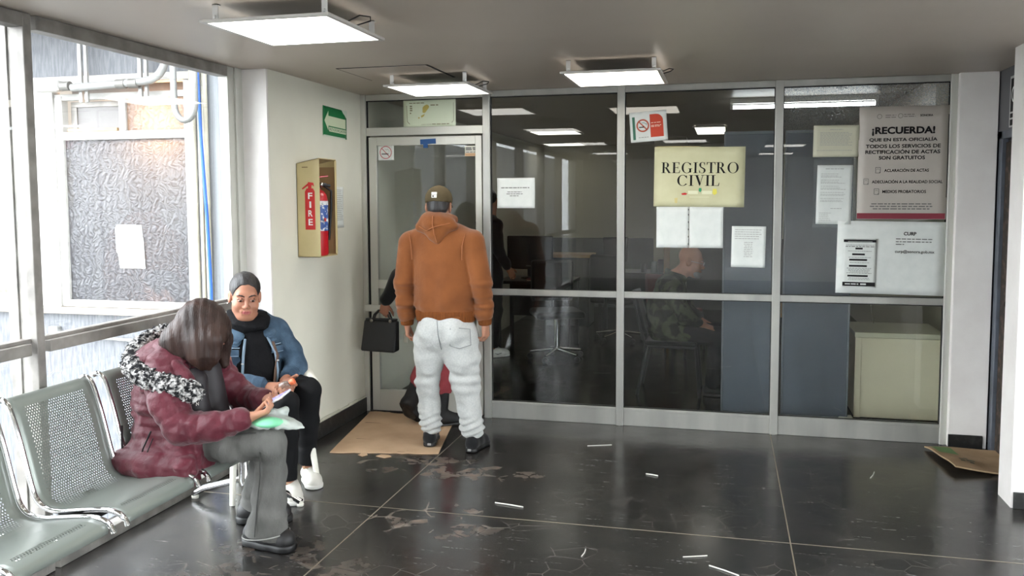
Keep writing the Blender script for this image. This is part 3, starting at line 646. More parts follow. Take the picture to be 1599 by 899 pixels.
def beam_seat(y0, w, label, group):
    t = thing('beam_seat', label, 'seat', (-2.45, y0+w/2, 0), 'row of perforated beam seats')
    nx = 14; vs = []; uvs = []
    for (x, z), s_ in zip(prof, arc):
        for i in range(nx+1):
            u = i/nx*w; vs.append((x, y0+u, z)); uvs.append((u*.43/w, s_))
    fs = [(j*(nx+1)+i, j*(nx+1)+i+1, (j+1)*(nx+1)+i+1, (j+1)*(nx+1)+i) for j in range(len(prof)-1) for i in range(nx)]
    me = bpy.data.meshes.new('shell'); me.from_pydata(vs, [], fs); uvl = me.uv_layers.new(name='UVMap')
    idx = np.empty(len(me.loops), dtype=np.int32); me.loops.foreach_get('vertex_index', idx)
    uvl.data.foreach_set('uv', np.array(uvs)[idx].ravel())
    sh = link('shell', me, perf, t, smooth=True)
    so = sh.modifiers.new('thickness', 'SOLIDIFY'); so.thickness = .002
    for y in (y0-.012, y0+w+.012):
        pth = [(x, y, z+.002) for x, z in prof[6:-4]]
        pth = [(-2.178, y, .375), (-2.186, y, .395), (-2.205, y, .412)]+pth+[(-2.75, y, .815)]
        MB().tube(pth, .0105, 10).build('side_rail', chrome, t)
    return t
seats_y = [(2.20, .43), (2.735, .43), (3.262, .43)]
beam_seat(2.205, .43, 'perforated grey steel beam seat, nearest and cut by the photo edge', None)
beam_seat(2.735, .43, 'empty perforated grey steel beam seat beside the woman in the burgundy coat', None)
beam_seat(3.265, .43, 'perforated grey steel beam seat under the woman in the burgundy coat', None)
t = thing('bench_frame', 'steel beam and chrome legs carrying the row of perforated seats', 'bench frame', (-2.45, 2.8, 0))
MB().box(-2.50, -2.42, 1.55, 4.02, .33, .39, .008).build('beam', pm('dark_steel', S(40, 40, 42), .5, .4), t)
for y in (2.43, 2.96, 3.48):
    MB().box(-2.56, -2.30, y-.02, y+.02, .39, .401, .002).build('seat_bracket', pm('dark_steel_b', S(45, 45, 46), .5, .4), t)
for y in (1.9, 3.98):
    MB().tube([(-2.46, y, .34), (-2.46, y, .12), (-2.45, y, .10)], .03, 12).build('leg', chrome, t)
    MB().tube([(-2.76, y, .022), (-2.70, y, .06), (-2.46, y, .13), (-2.22, y+.02, .06), (-2.14, y+.02, .022)], .017, 10, flat=1.3).build('foot', chrome, t)
    for x in (-2.755, -2.145): MB().lathe([(0, 0), (.018, 0), (.02, .012), (.012, .022), (0, .024)], (x, y+(.02 if x > -2.5 else 0), .0), 12).build('glide', white_pl, t)

# ---------------------------------------------------------------- white plastic armchair
wc = thing('plastic_armchair', 'white plastic armchair under the woman in the denim jacket', 'chair', (-2.52, 4.22, 0))
CR = Matrix.Rotation(math.radians(-38), 3, 'Z'); CP = Vector((-2.53, 4.26, 0))   # chair faces its local +x
def cw(p): return CP + CR @ Vector(p)
sm = MB(); vs = []
nn = 10
for j in range(nn+1):
    for i in range(nn+1):
        a, b = i/nn-.5, j/nn-.5; vs.append(cw((a*.44, b*.44, .425+.015*(abs(b)*2)**2+.01*a)))
m0 = len(vs); fs = [(j*(nn+1)+i, j*(nn+1)+i+1, (j+1)*(nn+1)+i+1, (j+1)*(nn+1)+i) for j in range(nn) for i in range(nn)]
bd = [i for i in range(nn+1)]+[(j+1)*(nn+1)-1 for j in range(1, nn+1)]+[nn*(nn+1)+i for i in range(nn-1, -1, -1)]+[j*(nn+1) for j in range(nn-1, 0, -1)]
sm.add(vs+[v-Vector((0, 0, .025)) for v in vs], fs+[tuple(q+m0 for q in f[::-1]) for f in fs]+[(bd[q], bd[(q+1) % len(bd)], bd[(q+1) % len(bd)]+m0, bd[q]+m0) for q in range(len(bd))], True)
sm.build('seat', white_pl, wc)
bk = MB(); vs = []
for j in range(9):
    for i in range(13):
        a, b = i/12-.5, j/8; vs.append(cw((-.20-.13*b-.05*(1-(2*a)**2)*.5, a*(.42-.04*b*b), .40+.36*b-.05*(2*a)**4*b)))
bk.add(vs, [(j*13+i, j*13+i+1, (j+1)*13+i+1, (j+1)*13+i) for j in range(8) for i in range(12)], True)
o = bk.build('backrest', white_pl, wc); o.modifiers.new('t', 'SOLIDIFY').thickness = .018
for s_ in (-1, 1):
    for fx in (.19, -.20):
        MB().tube([cw((fx, s_*.20, .40)), cw((fx*1.12, s_*.225, .2)), cw((fx*1.25, s_*.245, .0))], [.022, .018, .014], 10).build('leg', white_pl, wc)
    MB().tube([cw((-.27, s_*.215, .60)), cw((-.12, s_*.245, .625)), cw((.10, s_*.25, .62)), cw((.19, s_*.24, .59)), cw((.20, s_*.225, .48)), cw((.19, s_*.21, .40))], [.02, .024, .026, .026, .022, .02], 10, flat=1.3).build('armrest', white_pl, wc)

# ---------------------------------------------------------------- fire extinguisher box on the left wall
fb_m = pm('cream_steel_box', S(200, 184, 136), .45, col2=S(190, 174, 128), nscale=5)
fin = pm('box_inside', S(150, 122, 84), .6)
t = thing('extinguisher_box', 'open cream steel box with red fire sticker, fixed to the left wall', 'extinguisher box', (XL, 5.09, 1.23))
bx0, bx1, by0, by1, bz0, bz1 = XL+.001, -2.482, 4.972, 5.215, 1.235, 1.86
bb = MB()
bb.poly([(bx0, by0, bz0), (bx1, by0, bz0), (bx1, by0, bz1), (bx0, by0, bz1-.032)], (0, .004, 0)).poly([(bx0, by1-.004, bz0), (bx1, by1-.004, bz0), (bx1, by1-.004, bz1), (bx0, by1-.004, bz1-.032)], (0, .004, 0))
bb.poly([(bx0, by0, bz0), (bx1, by0, bz0), (bx1, by1, bz0), (bx0, by1, bz0)], (0, 0, .004)).poly([(bx0, by0, bz1-.036), (bx1, by0, bz1-.004), (bx1, by1, bz1-.004), (bx0, by1, bz1-.036)], (0, 0, .004))
bb.box(bx0, bx0+.004, by0, by1, bz0, bz1-.035)
bb.build('body', fb_m, t)
MB().box(bx0+.005, bx1-.002, by1-.0065, by1-.0045, bz0+.01, bz1-.05).box(bx0+.0045, bx0+.007, by0+.005, by1-.005, bz0+.01, bz1-.05).build('lining', fin, t)
MB().box(bx1-.003, bx1-.001, by1-.02, by1+.008, bz0+.012, bz1-.01).build('edge_flange', fb_m, t)
red_st = pm('red_sticker', S(196, 32, 34), .45)
fx, fz = -2.548, 1.565
shape2d([rect(-.034, .034, -.155, .085), [(-.034, .085), (.034, .085), (.022, .105), (-.022, .105)], rect(-.012, .012, .105, .125), [(-.012, .125), (.02, .125), (.03, .115), (.026, .14), (-.012, .145)], [(-.012, .122), (-.05, .098), (-.054, .106), (-.012, .138)]], (fx, by0, fz), 'Y', red_st, t, 'fire_sticker', .0008)
white_ink = pm('white_print', S(232, 232, 228), .5)
for i, ch in enumerate('FIRE'):
    text(ch, (fx+.002, by0, fz+.058-i*.055), .013 if ch == 'I' else .03, .04, 'Y', white_ink, t, 'letter', .02, .0016)
MB().box(-2.60, -2.56, by0-.0006, by0, 1.80, 1.806).build('slot', pm('slot_scratch', S(120, 100, 66), .7), t)
e = thing('fire_extinguisher', 'red fire extinguisher standing in the open cream box', 'fire extinguisher', (-2.56, 5.1, bz0+.004))
ered = pm('extinguisher_red', S(178, 22, 34), .3, coat=.3)
MB().lathe([(0, 0), (.058, 0), (.064, .01), (.064, .36), (.058, .39), (.04, .415), (.02, .425), (.016, .44), (0, .44)], (-2.56, 5.1, bz0+.004), 28).build('cylinder', ered, e)
MB().lathe([(.0645, .16), (.0652, .162), (.0652, .345), (.0645, .347)], (-2.56, 5.1, bz0+.004), 28).build('label_band', pm('blue_printed_label', S(52, 84, 150), .5, col2=S(206, 210, 214), nscale=38, thresh=(.55, .6)), e)
MB().lathe([(.0655, .325), (.0658, .327), (.0658, .35), (.0655, .352)], (-2.56, 5.1, bz0+.004), 28).build('label_header', pm('pale_label', S(206, 208, 208), .5, col2=S(150, 154, 160), nscale=60, thresh=(.5, .6)), e)
MB().box(-2.505, -2.4935, 5.062, 5.095, 1.46, 1.482, rot=Euler((0, 0, .55))).build('red_mark', red_st, e)
MB().box(-2.585, -2.535, 5.085, 5.115, bz0+.44, bz0+.475, .006).tube([(-2.56, 5.1, bz0+.46), (-2.50, 5.16, bz0+.455)], .010, 8).build('valve', dark_pl, e)
MB().box(-2.60, -2.49, 5.085, 5.115, bz0+.505, bz0+.515, .003, rot=Euler((0, -.1, .7))).build('lever', ered, e)
MB().box(-2.60, -2.50, 5.088, 5.112, bz0+.465, bz0+.477, .003, rot=Euler((0, .15, .7))).build('handle', dark_pl, e)
MB().lathe([(0, 0), (.016, 0), (.016, .012), (0, .012)], (-2.528, 5.09, bz0+.46), 14, axis='X').build('gauge', chrome, e)
MB().tube([(-2.53, 5.13, bz0+.455), (-2.50, 5.175, bz0+.42), (-2.51, 5.19, bz0+.3), (-2.53, 5.19, bz0+.1)], .008, 8).build('hose', black_rub, e)
# ---------------------------------------------------------------- office behind the partition
blu_p = pm('slate_blue_panel', S(84, 93, 104), .5, col2=S(74, 82, 93), nscale=2)
off_w = pm('office_wall_paint', S(196, 192, 172), .6)
off_d = pm('office_dado', S(70, 74, 72), .6)
box('wall_office_back', off_w, XL, 4.2, 12.6, 12.8, 1.02, ZC, kind='structure')
box('wall_office_dado', off_d, XL, 4.2, 12.57, 12.8, 0, 1.02, kind='structure')
box('wall_office_right', off_w, 1.66, 1.86, 6.12, 12.6, 0, ZC, kind='structure')
MB().box(-.9, -.5, 11.2, 11.6, 0, ZC).build('wall_office_column', off_w)['kind'] = 'structure'
box('ceiling_beam', ceil_m, 1.3, 1.66, 6.1, 12.5, 2.18, ZC, kind='structure')
def screen(x0, x1, y, z1, label, caps=True):
    t = thing('office_partition', label, 'partition panel', ((x0+x1)/2, y, 0), 'slate blue office screens')
    MB().box(x0+.012, x1-.012, y, y+.03, .03, z1-.02, .003).build('panel', blu_p, t)
    fr = MB().box(x0, x0+.012, y-.004, y+.034, .0, z1, .002).box(x1-.012, x1, y-.004, y+.034, .0, z1, .002).box(x0+.012, x1-.012, y-.004, y+.034, z1-.02, z1, .002).box(x0+.012, x1-.012, y-.004, y+.034, .0, .03, .002)
    fr.build('frame', pm('partition_frame', S(110, 116, 124), .45, .4), t)
    return t
screen(-.02, .392, 6.45, 2.075, 'slate blue office screen behind the middle glass, left of the pair')
screen(.404, .862, 6.45, 2.075, 'slate blue office screen behind the right glass, right of the pair')
tag(MB().box(.80, .90, 6.40, 6.52, .0, .035, .01).build('screen_foot', white_pl, None, (.85, 6.46, 0)), 'small white foot on the floor beside the filing cabinet', 'foot')
# filing cabinet, back turned to the glass
cab_m = pm('beige_cabinet', S(214, 206, 180), .45, col2=S(206, 198, 172), nscale=3)
t = thing('filing_cabinet', 'low beige steel cabinet standing behind the right glass bay', 'cabinet', (1.205, 6.70, 0))
MB().box(.915, 1.50, 6.52, 7.06, .02, .60, .006).build('body', cab_m, t)
MB().box(.907, 1.508, 6.512, 7.07, .60, .638, .005).build('top', pm('cabinet_top', S(190, 188, 164), .4), t)
MB().box(.912, .955, 6.514, 6.522, .02, .60, .002).build('edge_fold', cab_m, t)
MB().box(.93, 1.49, 6.54, 7.04, .0, .02).build('plinth', black_gap, t)
o = MB().tube([(1.10, 6.95, .645), (1.06, 6.9, .82)], .004, 6).build('metal_rod', chrome, None, (1.08, 6.9, .64)); tag(o, 'thin metal rod leaning on top of the beige cabinet', 'rod')
# tube light on the ceiling
t = thing('tube_light', 'long white fluorescent tube lit near the ceiling behind the glass', 'tube light', (.57, 6.98, 2.30))
MB().box(.02, 1.10, 6.955, 7.005, 2.325, ZC-.001, .006).build('batten', lframe, t)
MB().tube([(.04, 6.98, 2.30), (1.08, 6.98, 2.30)], .014, 14).build('tube', emat('lit_tube', (.92, .97, 1, 1), TUBE), t)
for x in (.03, 1.085): MB().box(x-.012, x+.012, 6.965, 6.995, 2.285, 2.328, .003).build('end_cap', lframe, t)
off_dm = emat('office_diffuser', (1, .96, .86, 1), .8)
panel(-1.90, 9.75, 'ceiling light panel inside the office, over the left desks', zz=2.345, dm=off_dm, brackets=False)
panel(-.18, 9.95, 'warm ceiling light panel inside the office, above the notice board sign', zz=2.345, sx=.36, sy=1.1, dm=off_dm, brackets=False)
panel(-2.2, 11.9, 'small ceiling light panel at the back of the office', zz=2.345, dm=off_dm, brackets=False)
# ---------------------------------------------------------------- desks and office gear
wood_d = pm('dark_desk', S(46, 38, 34), .4, col2=S(34, 28, 26), nscale=6, stretch=(1, 6, 1))
wood_l = pm('light_wood', S(172, 132, 82), .5, col2=S(150, 112, 68), nscale=7, stretch=(1, 8, 1))
def desk(x0, x1, y0, y1, label, h=.74, modesty=True):
    t = thing('desk', label, 'desk', ((x0+x1)/2, (y0+y1)/2, 0), 'office desks')
    MB().box(x0, x1, y0, y1, h-.03, h, .004).build('desktop', wood_d, t)
    for x in (x0+.03, x1-.03):
        for y in (y0+.04, y1-.04): MB().box(x-.02, x+.02, y-.02, y+.02, 0, h-.03, .003).build('leg', pm('desk_leg', S(28, 28, 30), .5), t)
    if modesty: MB().box(x0+.05, x1-.05, y1-.06, y1-.045, .30, h-.03).build('modesty_panel', wood_d, t)
    return t
def monitor(x, y, z, w, h, ang, label):
    t = thing('computer_monitor', label, 'monitor', (x, y, z), 'computer monitors on the office desks'); R = Euler((0, 0, ang))
    P = (x, y, z)
    MB().box(x-w/2, x+w/2, y-.02, y+.02, z+.10, z+.10+h, .012, rot=R, piv=P).build('housing', dark_pl, t)
    MB().box(x-.03, x+.03, y+.0, y+.04, z+.02, z+.2, .006, rot=R, piv=P).build('stand', dark_pl, t)
    MB().lathe([(0, 0), (.11, 0), (.11, .012), (.03, .022), (0, .022)], (x, y+.02, z), 20).build('base', dark_pl, t)
    MB().box(x-.04, x+.04, y-.0215, y-.0195, z+.13, z+.145, rot=R, piv=P).build('badge', ink_g, t)
    return t
desk(-2.35, -1.55, 8.7, 9.35, 'dark desk carrying the big monitor and red folder, behind the left glass')
monitor(-2.05, 9.05, .74, .50, .36, .05, 'big black monitor on the dark desk, seen from behind')
t = thing('folder', 'red folder lying flat on the dark desk below the monitor', 'folder', (-1.90, 8.82, .74))
MB().box(-2.02, -1.78, 8.74, 8.9, .74, .765, .004).build('cover', pm('dark_red_cover', S(120, 30, 30), .5), t)
MB().box(-2.015, -1.785, 8.738, 8.895, .745, .752).build('pages', pm('cream_pages', S(200, 180, 150), .7), t)
def office_chair(x, y, ang, label, colm):
    t = thing('office_chair', label, 'chair', (x, y, 0), 'black office chairs'); R = Matrix.Rotation(ang, 3, 'Z'); P = Vector((x, y, 0))
    def w(p): return P+R @ Vector(p)
    Q = R
    MB().box(x-.24, x+.24, y-.24, y+.24, .43, .50, .03, rot=Q, piv=(x, y, 0)).build('seat', colm, t)
    MB().box(x-.22, x+.22, y+.20, y+.27, .56, .98, .03, rot=Q, piv=(x, y, 0)).build('backrest', colm, t)
    MB().tube([w((0, .23, .6)), w((0, .25, .45)), w((0, .05, .41))], .018, 8).build('back_bar', dark_pl, t)
    MB().tube([w((0, 0, .43)), w((0, 0, .1))], .028, 12).build('column', chrome, t)
    for k in range(5):
        a = 2*PI*k/5+.3
        MB().tube([w((0, 0, .11)), w((.27*math.cos(a), .27*math.sin(a), .075))], [.022, .014], 8).build('star_leg', chrome, t)
        c = w((.27*math.cos(a), .27*math.sin(a), .03)); MB().lathe([(0, -.02), (.028, -.018), (.03, 0), (.028, .018), (0, .02)], c[:], 12, axis='Y').build('caster', dark_pl, t)
    return t
office_chair(-1.62, 8.35, .4, 'black office chair pushed to the left desk', black_cl)
office_chair(-1.15, 9.6, 2.6, 'black office chair on a chrome star base by the middle post', black_cl)
desk(-1.45, -.55, 9.95, 10.5, 'long dark desk at the back, behind the middle post')
monitor(-1.27, 10.2, .74, .3, .3, .3, 'smaller grey monitor on the back desk')
for (x, y, l, r, h, c_) in ((-.92, 10.05, 'black cup standing on the back desk', .035, .1, dark_pl), (-.72, 10.05, 'dark pen holder on the back desk beside the wooden post', .04, .15, dark_pl), (-.80, 10.02, 'clear glass jar beside the pen holder on the back desk', .04, .13, pm('clear_jar', S(120, 130, 128), .15))):
    tag(MB().lathe([(0, 0), (r*.9, 0), (r, .01), (r, h), (r*.85, h), (r*.85, .015), (0, .015)], (x, y, .74), 18).build('desk_pot', c_, None, (x, y, .74)), l, 'pot', 'pots on the back desk')
tag(MB().box(-.66, -.60, 9.6, 9.66, 0, 1.30, .004).build('wooden_post', wood_l, None, (-.63, 9.63, 0)), 'light wooden post standing left of the seated man', 'post')
tag(MB().box(-2.2, -1.65, 10.6, 11.05, .0, .86, .008).box(-2.22, -1.63, 10.58, 11.07, .86, .90, .005, mi=1).build('side_cabinet', [pm('dark_cabinet', S(44, 46, 46), .5), wood_l], None, (-1.92, 10.8, 0)), 'dark cabinet with a light wooden top behind the monitor', 'cabinet')
# red plastic chair further back
def side_chair(x, y, ang, label, shell, legs, group=None):
    t = thing('side_chair', label, 'chair', (x, y, 0)); R = Matrix.Rotation(ang, 3, 'Z'); P = Vector((x, y, 0))
    def w(p): return P+R @ Vector(p)      # chair faces local +x
    MB().box(x-.21, x+.21, y-.22, y+.22, .405, .445, .018, rot=R, piv=(x, y, 0)).build('seat', shell, t)
    b = MB(); vs = []
    for j in range(7):
        for i in range(9):
            a, c = i/8-.5, j/6; vs.append(w((-.215-.09*c-.03*(1-4*a*a), a*.42*(1-.12*c*c), .50+.33*c)))
    b.add(vs, [(j*9+i, j*9+i+1, (j+1)*9+i+1, (j+1)*9+i) for j in range(6) for i in range(8)], True)
    o = b.build('backrest', shell, t); o.modifiers.new('t', 'SOLIDIFY').thickness = .025
    for s_ in (-1, 1):
        MB().tube([w((.20, s_*.21, .41)), w((.235, s_*.225, 0))], .0125, 8).build('leg', legs, t)
        MB().tube([w((-.30, s_*.19, .80)), w((-.22, s_*.20, .46)), w((-.185, s_*.21, .40)), w((-.265, s_*.225, 0))], .0125, 8).build('leg', legs, t)
    MB().tube([w((-.2, -.21, .40)), w((.2, -.21, .40))], .011, 8).tube([w((-.2, .21, .40)), w((.2, .21, .40))], .011, 8).build('side_bar', legs, t)
    return t
side_chair(-.50, 9.1, 1.2, 'dark red chair standing behind the seated man', pm('dark_red_plastic', S(92, 26, 20), .45), dark_pl)
side_chair(-.42, 7.18, 0, 'black metal-legged chair under the seated older man', black_cl, dark_pl)
t = desk(.19, .88, 6.95, 7.75, 'light-topped desk behind the slate screens, before the seated man', h=.70, modesty=False)
t.children[0].data.materials[0] = wood_l
# ---------------------------------------------------------------- signs on the left wall
t, (R, U, O), th = sheet('evacuation_sign', 'green evacuation route sign with white left arrow on the left wall', 'sign', (XL+.001, 5.541, 2.128), .372, .20, 'X', grn_ink, tilt=-.02, curl=.003)
wp = pm('sign_cream', S(204, 214, 184), .5)
shape2d([[(-.165, .0), (-.105, .07), (-.105, .036), (.165, .036), (.165, -.03), (-.105, -.03), (-.105, -.064)]], (XL+.001, 5.541, 2.128+.002), (R, U, O), wp, t, 'arrow', th)
shape2d([rect(-.095, .172, -.066, -.036)], (XL+.001, 5.541, 2.128), (R, U, O), wp, t, 'caption_strip', th)
text('RUTA DE EVACUACION', (XL+.001, 5.579, 2.128-.0505), .25, .019, (R, U, O), pm('sign_green_letters', S(30, 96, 58), .5), t, 'lettering', .02, th+.001)
shape2d([[(.10, .102), (.189, .102), (.189, .045), (.17, .055), (.15, .07), (.13, .078), (.115, .09)], rect(-.18, .16, -.104, -.094)], (XL+.001, 5.541, 2.128), (R, U, O), pm('torn_edge', S(196, 206, 190), .7), t, 'torn_corner', th)
t, f3, th = sheet('notice', 'narrow white printed notice on the left wall beside the extinguisher box', 'paper', (XL+.001, 5.585, 1.545), .125, .285, 'X', paper)
shape2d(lines2d(-.05, .05, [.12-.013*i for i in range(17)], .004, rs=5), (XL+.001, 5.585, 1.545), f3, ink_l, t, 'print', th)
# ---------------------------------------------------------------- papers and signs on the glass
G = YP+.007          # just in front of the panes
t, f3, th = sheet('notice', 'white landscape notice on the left glass bay, right of the standing man', 'paper', (-1.46, G, 1.64), .277, .215, 'Y', paper)
shape2d(lines2d(-.11, .10, [.038], .006, .05, True)+lines2d(-.07, .05, [.008, -.006, -.02], .005, .5, True), (-1.46, G, 1.64), f3, ink_g, t, 'print', th)
t, f3, th = sheet('no_smoking_sign', 'white no smoking sign with red panel and green bar on the glass', 'sign', (-.524, G, 2.09), .252, .205, 'Y', paper, tilt=.07)
cc = (-.524, G, 2.09)
shape2d([rect(-.108, -.09, -.085, .07)], cc, f3, pm('teal_print', S(52, 108, 86), .6), t, 'green_bar', th)
shape2d(ring2d(-.038, .008, .034, .044)+[[(-.069, .036), (-.063, .042), (-.007, -.02), (-.013, -.026)]], cc, f3, pm('rust_red_print', S(178, 84, 58), .6), t, 'prohibition_ring', th)
shape2d([rect(-.064, -.03, -.006, .001)], cc, f3, ink, t, 'cigarette', th+.0006)
shape2d(stroke2d([(-.045, .03), (-.035, .024), (-.03, .03), (-.02, .018), (-.012, .022), (-.014, .008)], .003), cc, f3, pm('teal_smoke', S(70, 120, 120), .6), t, 'smoke', th+.0006)
pa = [(.012, -.075), (.10, -.075), (.10, .035)]+[(.10-.045*(1-math.cos(a)), .035+.045*math.sin(a)) for a in [i*PI/2/8 for i in range(1, 9)]]+[(.012, .08)]
shape2d([pa], cc, f3, red_ink, t, 'red_panel', th)
shape2d(lines2d(.018, .09, [.022, .004, -.004], .005, .2, rs=9), cc, f3, pm('pale_print', S(226, 190, 170), .6), t, 'print', th+.0008)
shape2d(lines2d(-.07, .0, [-.072], .005, .2, rs=4), cc, f3, ink_l, t, 'small_print', th)
# REGISTRO CIVIL sign, serif capitals drawn stroke by stroke
t, f3, th = sheet('office_sign', 'large cream sign reading REGISTRO CIVIL in black serif capitals', 'sign', (-.182, G, 1.742), .602, .405, 'Y', paper_c, tilt=-.012, curl=.005)
K, k_, SR = .155, .05, .042      # thick, thin, serif thickness (cap height 1)
def arcst(cx, cy, rx, ry, a0, a1, wf, n=26):
    out = []
    for i in range(n):
        q = []
        for a in (a0+(a1-a0)*i/n, a0+(a1-a0)*(i+1)/n):
            w = wf(a); q.append(((cx+rx*math.cos(a), cy+ry*math.sin(a)), (cx+(rx-w)*math.cos(a), cy+(ry-w*.7)*math.sin(a))))
        out.append([q[0][0], q[1][0], q[1][1], q[0][1]])
    return out
wmod = lambda a: k_+(K*1.05-k_)*abs(math.cos(a))**1.4
def stem(x, a=0., b=1.): return [rect(x, x+K, a, b)]
def serif(x, y, w=.36): return [rect(x-w/2, x+w/2, y, y+SR) if y < .5 else rect(x-w/2, x+w/2, y-SR, y)]
def glyph(ch):
    if ch == 'I': return stem(.12)+serif(.1975, 0)+serif(.1975, 1), .395
    if ch == 'E': return stem(.10)+[rect(.0, .62, 0, SR), rect(.0, .60, 1-SR, 1), rect(.25, .5, .49, .49+SR), rect(.5-.035, .5, .40, .62), [(.62, 0), (.67, .27), (.635, .27), (.56, .03)], [(.60, 1), (.60, .76), (.57, .76), (.53, .97)]], .70
    if ch == 'R':
        bowl = arcst(.34, .745, .27, .255, -PI/2, PI/2, wmod)
        return stem(.10)+serif(.18, 0)+[rect(0, .35, 1-SR, 1), rect(.25, .36, .49, .49+SR), [(.30, .50), (.46, .50), (.76, .0), (.58, .0)], rect(.56, .82, 0, SR*.8)]+bowl, .82
    if ch == 'G':
        c = arcst(.46, .5, .42, .515, math.radians(38), math.radians(322), wmod)
        return c+stem(.66, .06, .44)+serif(.735, .44+SR if False else .05, .0)+[rect(.58, .9, .44-SR, .44), [(.79, .98), (.79, .70), (.765, .70), (.73, .86)]], .92
    if ch == 'C':
        c = arcst(.46, .5, .42, .515, math.radians(40), math.radians(318), wmod)
        return c+[[(.78, 1.0), (.79, .68), (.76, .68), (.71, .86)], [(.74, .17), (.80, .20), (.80, .18), (.78, .10)]], .87
    if ch == 'O': return arcst(.48, .5, .44, .515, 0, 2*PI, wmod, 40), .96
    if ch == 'S':
        u = arcst(.30, .755, .24, .26, math.radians(50), math.radians(255), lambda a: k_+(K*.95-k_)*max(0, -math.cos(a))**1.2)
        l = arcst(.30, .245, .27, .26, math.radians(-125), math.radians(75), lambda a: k_+(K*.95-k_)*max(0, math.cos(a))**1.2)
        d = [[(.09, .70), (.21, .60), (.50, .42), (.57, .27), (.44, .30), (.36, .40), (.16, .52)], [(.50, 1.0), (.51, .72), (.485, .72), (.42, .93)], [(.06, .0), (.05, .30), (.075, .30), (.15, .07)]]
        return u+l+d, .62
    if ch == 'T': return stem(.27)+serif(.3475, 0)+[rect(.0, .69, 1-SR, 1), [(0, 1), (-.01, .74), (.02, .74), (.09, .97)], [(.69, 1), (.70, .74), (.67, .74), (.60, .97)]], .70
    if ch == 'V': return [[(.08, 1), (.26, 1), (.50, .18), (.42, 0), (.40, 0)], [(.63, 1), (.68, 1), (.42, 0), (.40, .04)]]+[rect(-.02, .36, 1-SR, 1), rect(.52, .80, 1-SR, 1)], .78
    if ch == 'L': return stem(.10)+serif(.18, 1)+[rect(0, .62, 0, SR), [(.62, 0), (.67, .29), (.635, .29), (.55, .03)]], .68
def serif_line(st, c, w, h, off, name):
    xs = 0; P = []
    for ch in st:
        g, adv = glyph(ch); P.append((xs, g)); xs += adv+.04
    xs -= .04; polys = []
    for x, g in P:
        for p in g: polys.append([((x+a)/xs*w-w/2, b*h-h/2) for a, b in p])
    shape2d([[(a+off[0], b+off[1]) for a, b in p] for p in polys], c, f3, ink, t, name, th)
cc = (-.182, G, 1.742)
serif_line('REGISTRO', cc, .515, .073, (.005, .062), 'lettering')
serif_line('CIVIL', cc, .285, .073, (-.005, -.024), 'lettering')
shape2d([[(-.115, -.113), (-.09, -.108), (-.075, -.114), (-.085, -.122), (-.11, -.122)]], cc, f3, red_st, t, 'red_mark', th)
shape2d([[(.002, -.075), (.018, -.075), (.02, -.092), (.010, -.105), (.0, -.092)]], cc, f3, pm('emblem_green', S(30, 140, 96), .6), t, 'green_mark', th)
shape2d([[(.095, -.08), (.118, -.08), (.122, -.11), (.105, -.124), (.092, -.11)]], cc, f3, pm('emblem_yellow', S(222, 212, 90), .6), t, 'yellow_mark', th)
shape2d([rect(-.07, -.004, -.116, -.094), rect(.022, .09, -.116, -.094), rect(-.06, .07, -.138, -.135)], cc, f3, pm('emblem_pale', S(220, 220, 190), .6), t, 'pale_mark', th)
shape2d([[(-.16, -.145), (-.138, -.142), (-.142, -.18), (-.158, -.176)], rect(-.29, .0, .203, .207)], cc, f3, pm('old_tape', S(204, 190, 130), .5), t, 'tape', th)
for (x0, x1, lb) in ((-.465, -.247, 'left blank white sheet taped under the REGISTRO CIVIL sign'), (-.243, -.018, 'right blank white sheet taped under the REGISTRO CIVIL sign')):
    t, f3, th = sheet('notice', lb, 'paper', ((x0+x1)/2, G+.0012, 1.40), x1-x0, .28, 'Y', paper, curl=.003)
shape2d([rect(.105+.0, .111, y, y+.012) for y in (-.12, -.07, -.02, .03, .08, .115)], (-.356, G, 1.40), 'Y', ink_g, t, 'binding_marks', .004)
t, f3, th = sheet('notice', 'white typed list on the glass in front of the slate screen', 'paper', (.149, G, 1.27), .222, .277, 'Y', paper, tilt=-.012)
shape2d(lines2d(-.09, .09, [.115, .10, .085, .07, .055], .004, .2, rs=8)+lines2d(-.03, .03, [.03-.012*i for i in range(9)], .004, .3, True, rs=8), (.149, G, 1.27), f3, ink_l, t, 'print', th)
t, f3, th = sheet('notice', 'yellowed landscape notice at the top left of the right glass bay', 'paper', (.69, G, 1.965), .282, .205, 'Y', pm('yellowed_paper', S(196, 194, 172), .7), tilt=-.01)
shape2d(lines2d(-.04, .05, [.075], .004, .1, rs=2)+lines2d(-.10, .10, [.055-.009*i for i in range(10)], .0035, .12, rs=2)+lines2d(-.12, .11, [-.06], .003, .05, rs=2), (.69, G, 1.965), f3, ink_l, t, 'print', th)
t = thing('plastic_sleeve', 'clear plastic sleeve taped to the right glass bay', 'sleeve', (.69, G, 1.62))
MB().box(.555, .82, G-.0004, G+.0004, 1.40, 1.85).build('film', glass_mat('clear_film', (.86, .88, .88, 1), .15), t)
t, f3, th = sheet('notice', 'creased typed page in a plastic sleeve on the right glass bay', 'paper', (.685, G-.002, 1.617), .218, .385, 'Y', paper, tilt=-.012, curl=.005)
shape2d(lines2d(-.06, .06, [.168], .005, .05, True, rs=6)+[q for y in (.135, .095, .055, .015, -.025) for q in lines2d(-.085, .085, [y, y-.012, y-.02], .003, .4, rs=int(y*1000)+50)]+lines2d(-.09, -.01, [-.12-.012*i for i in range(5)], .003, .3, rs=3)+lines2d(-.02, .05, [-.09], .004, .1, rs=3), (.685, G-.002, 1.617), f3, ink_l, t, 'print', th)
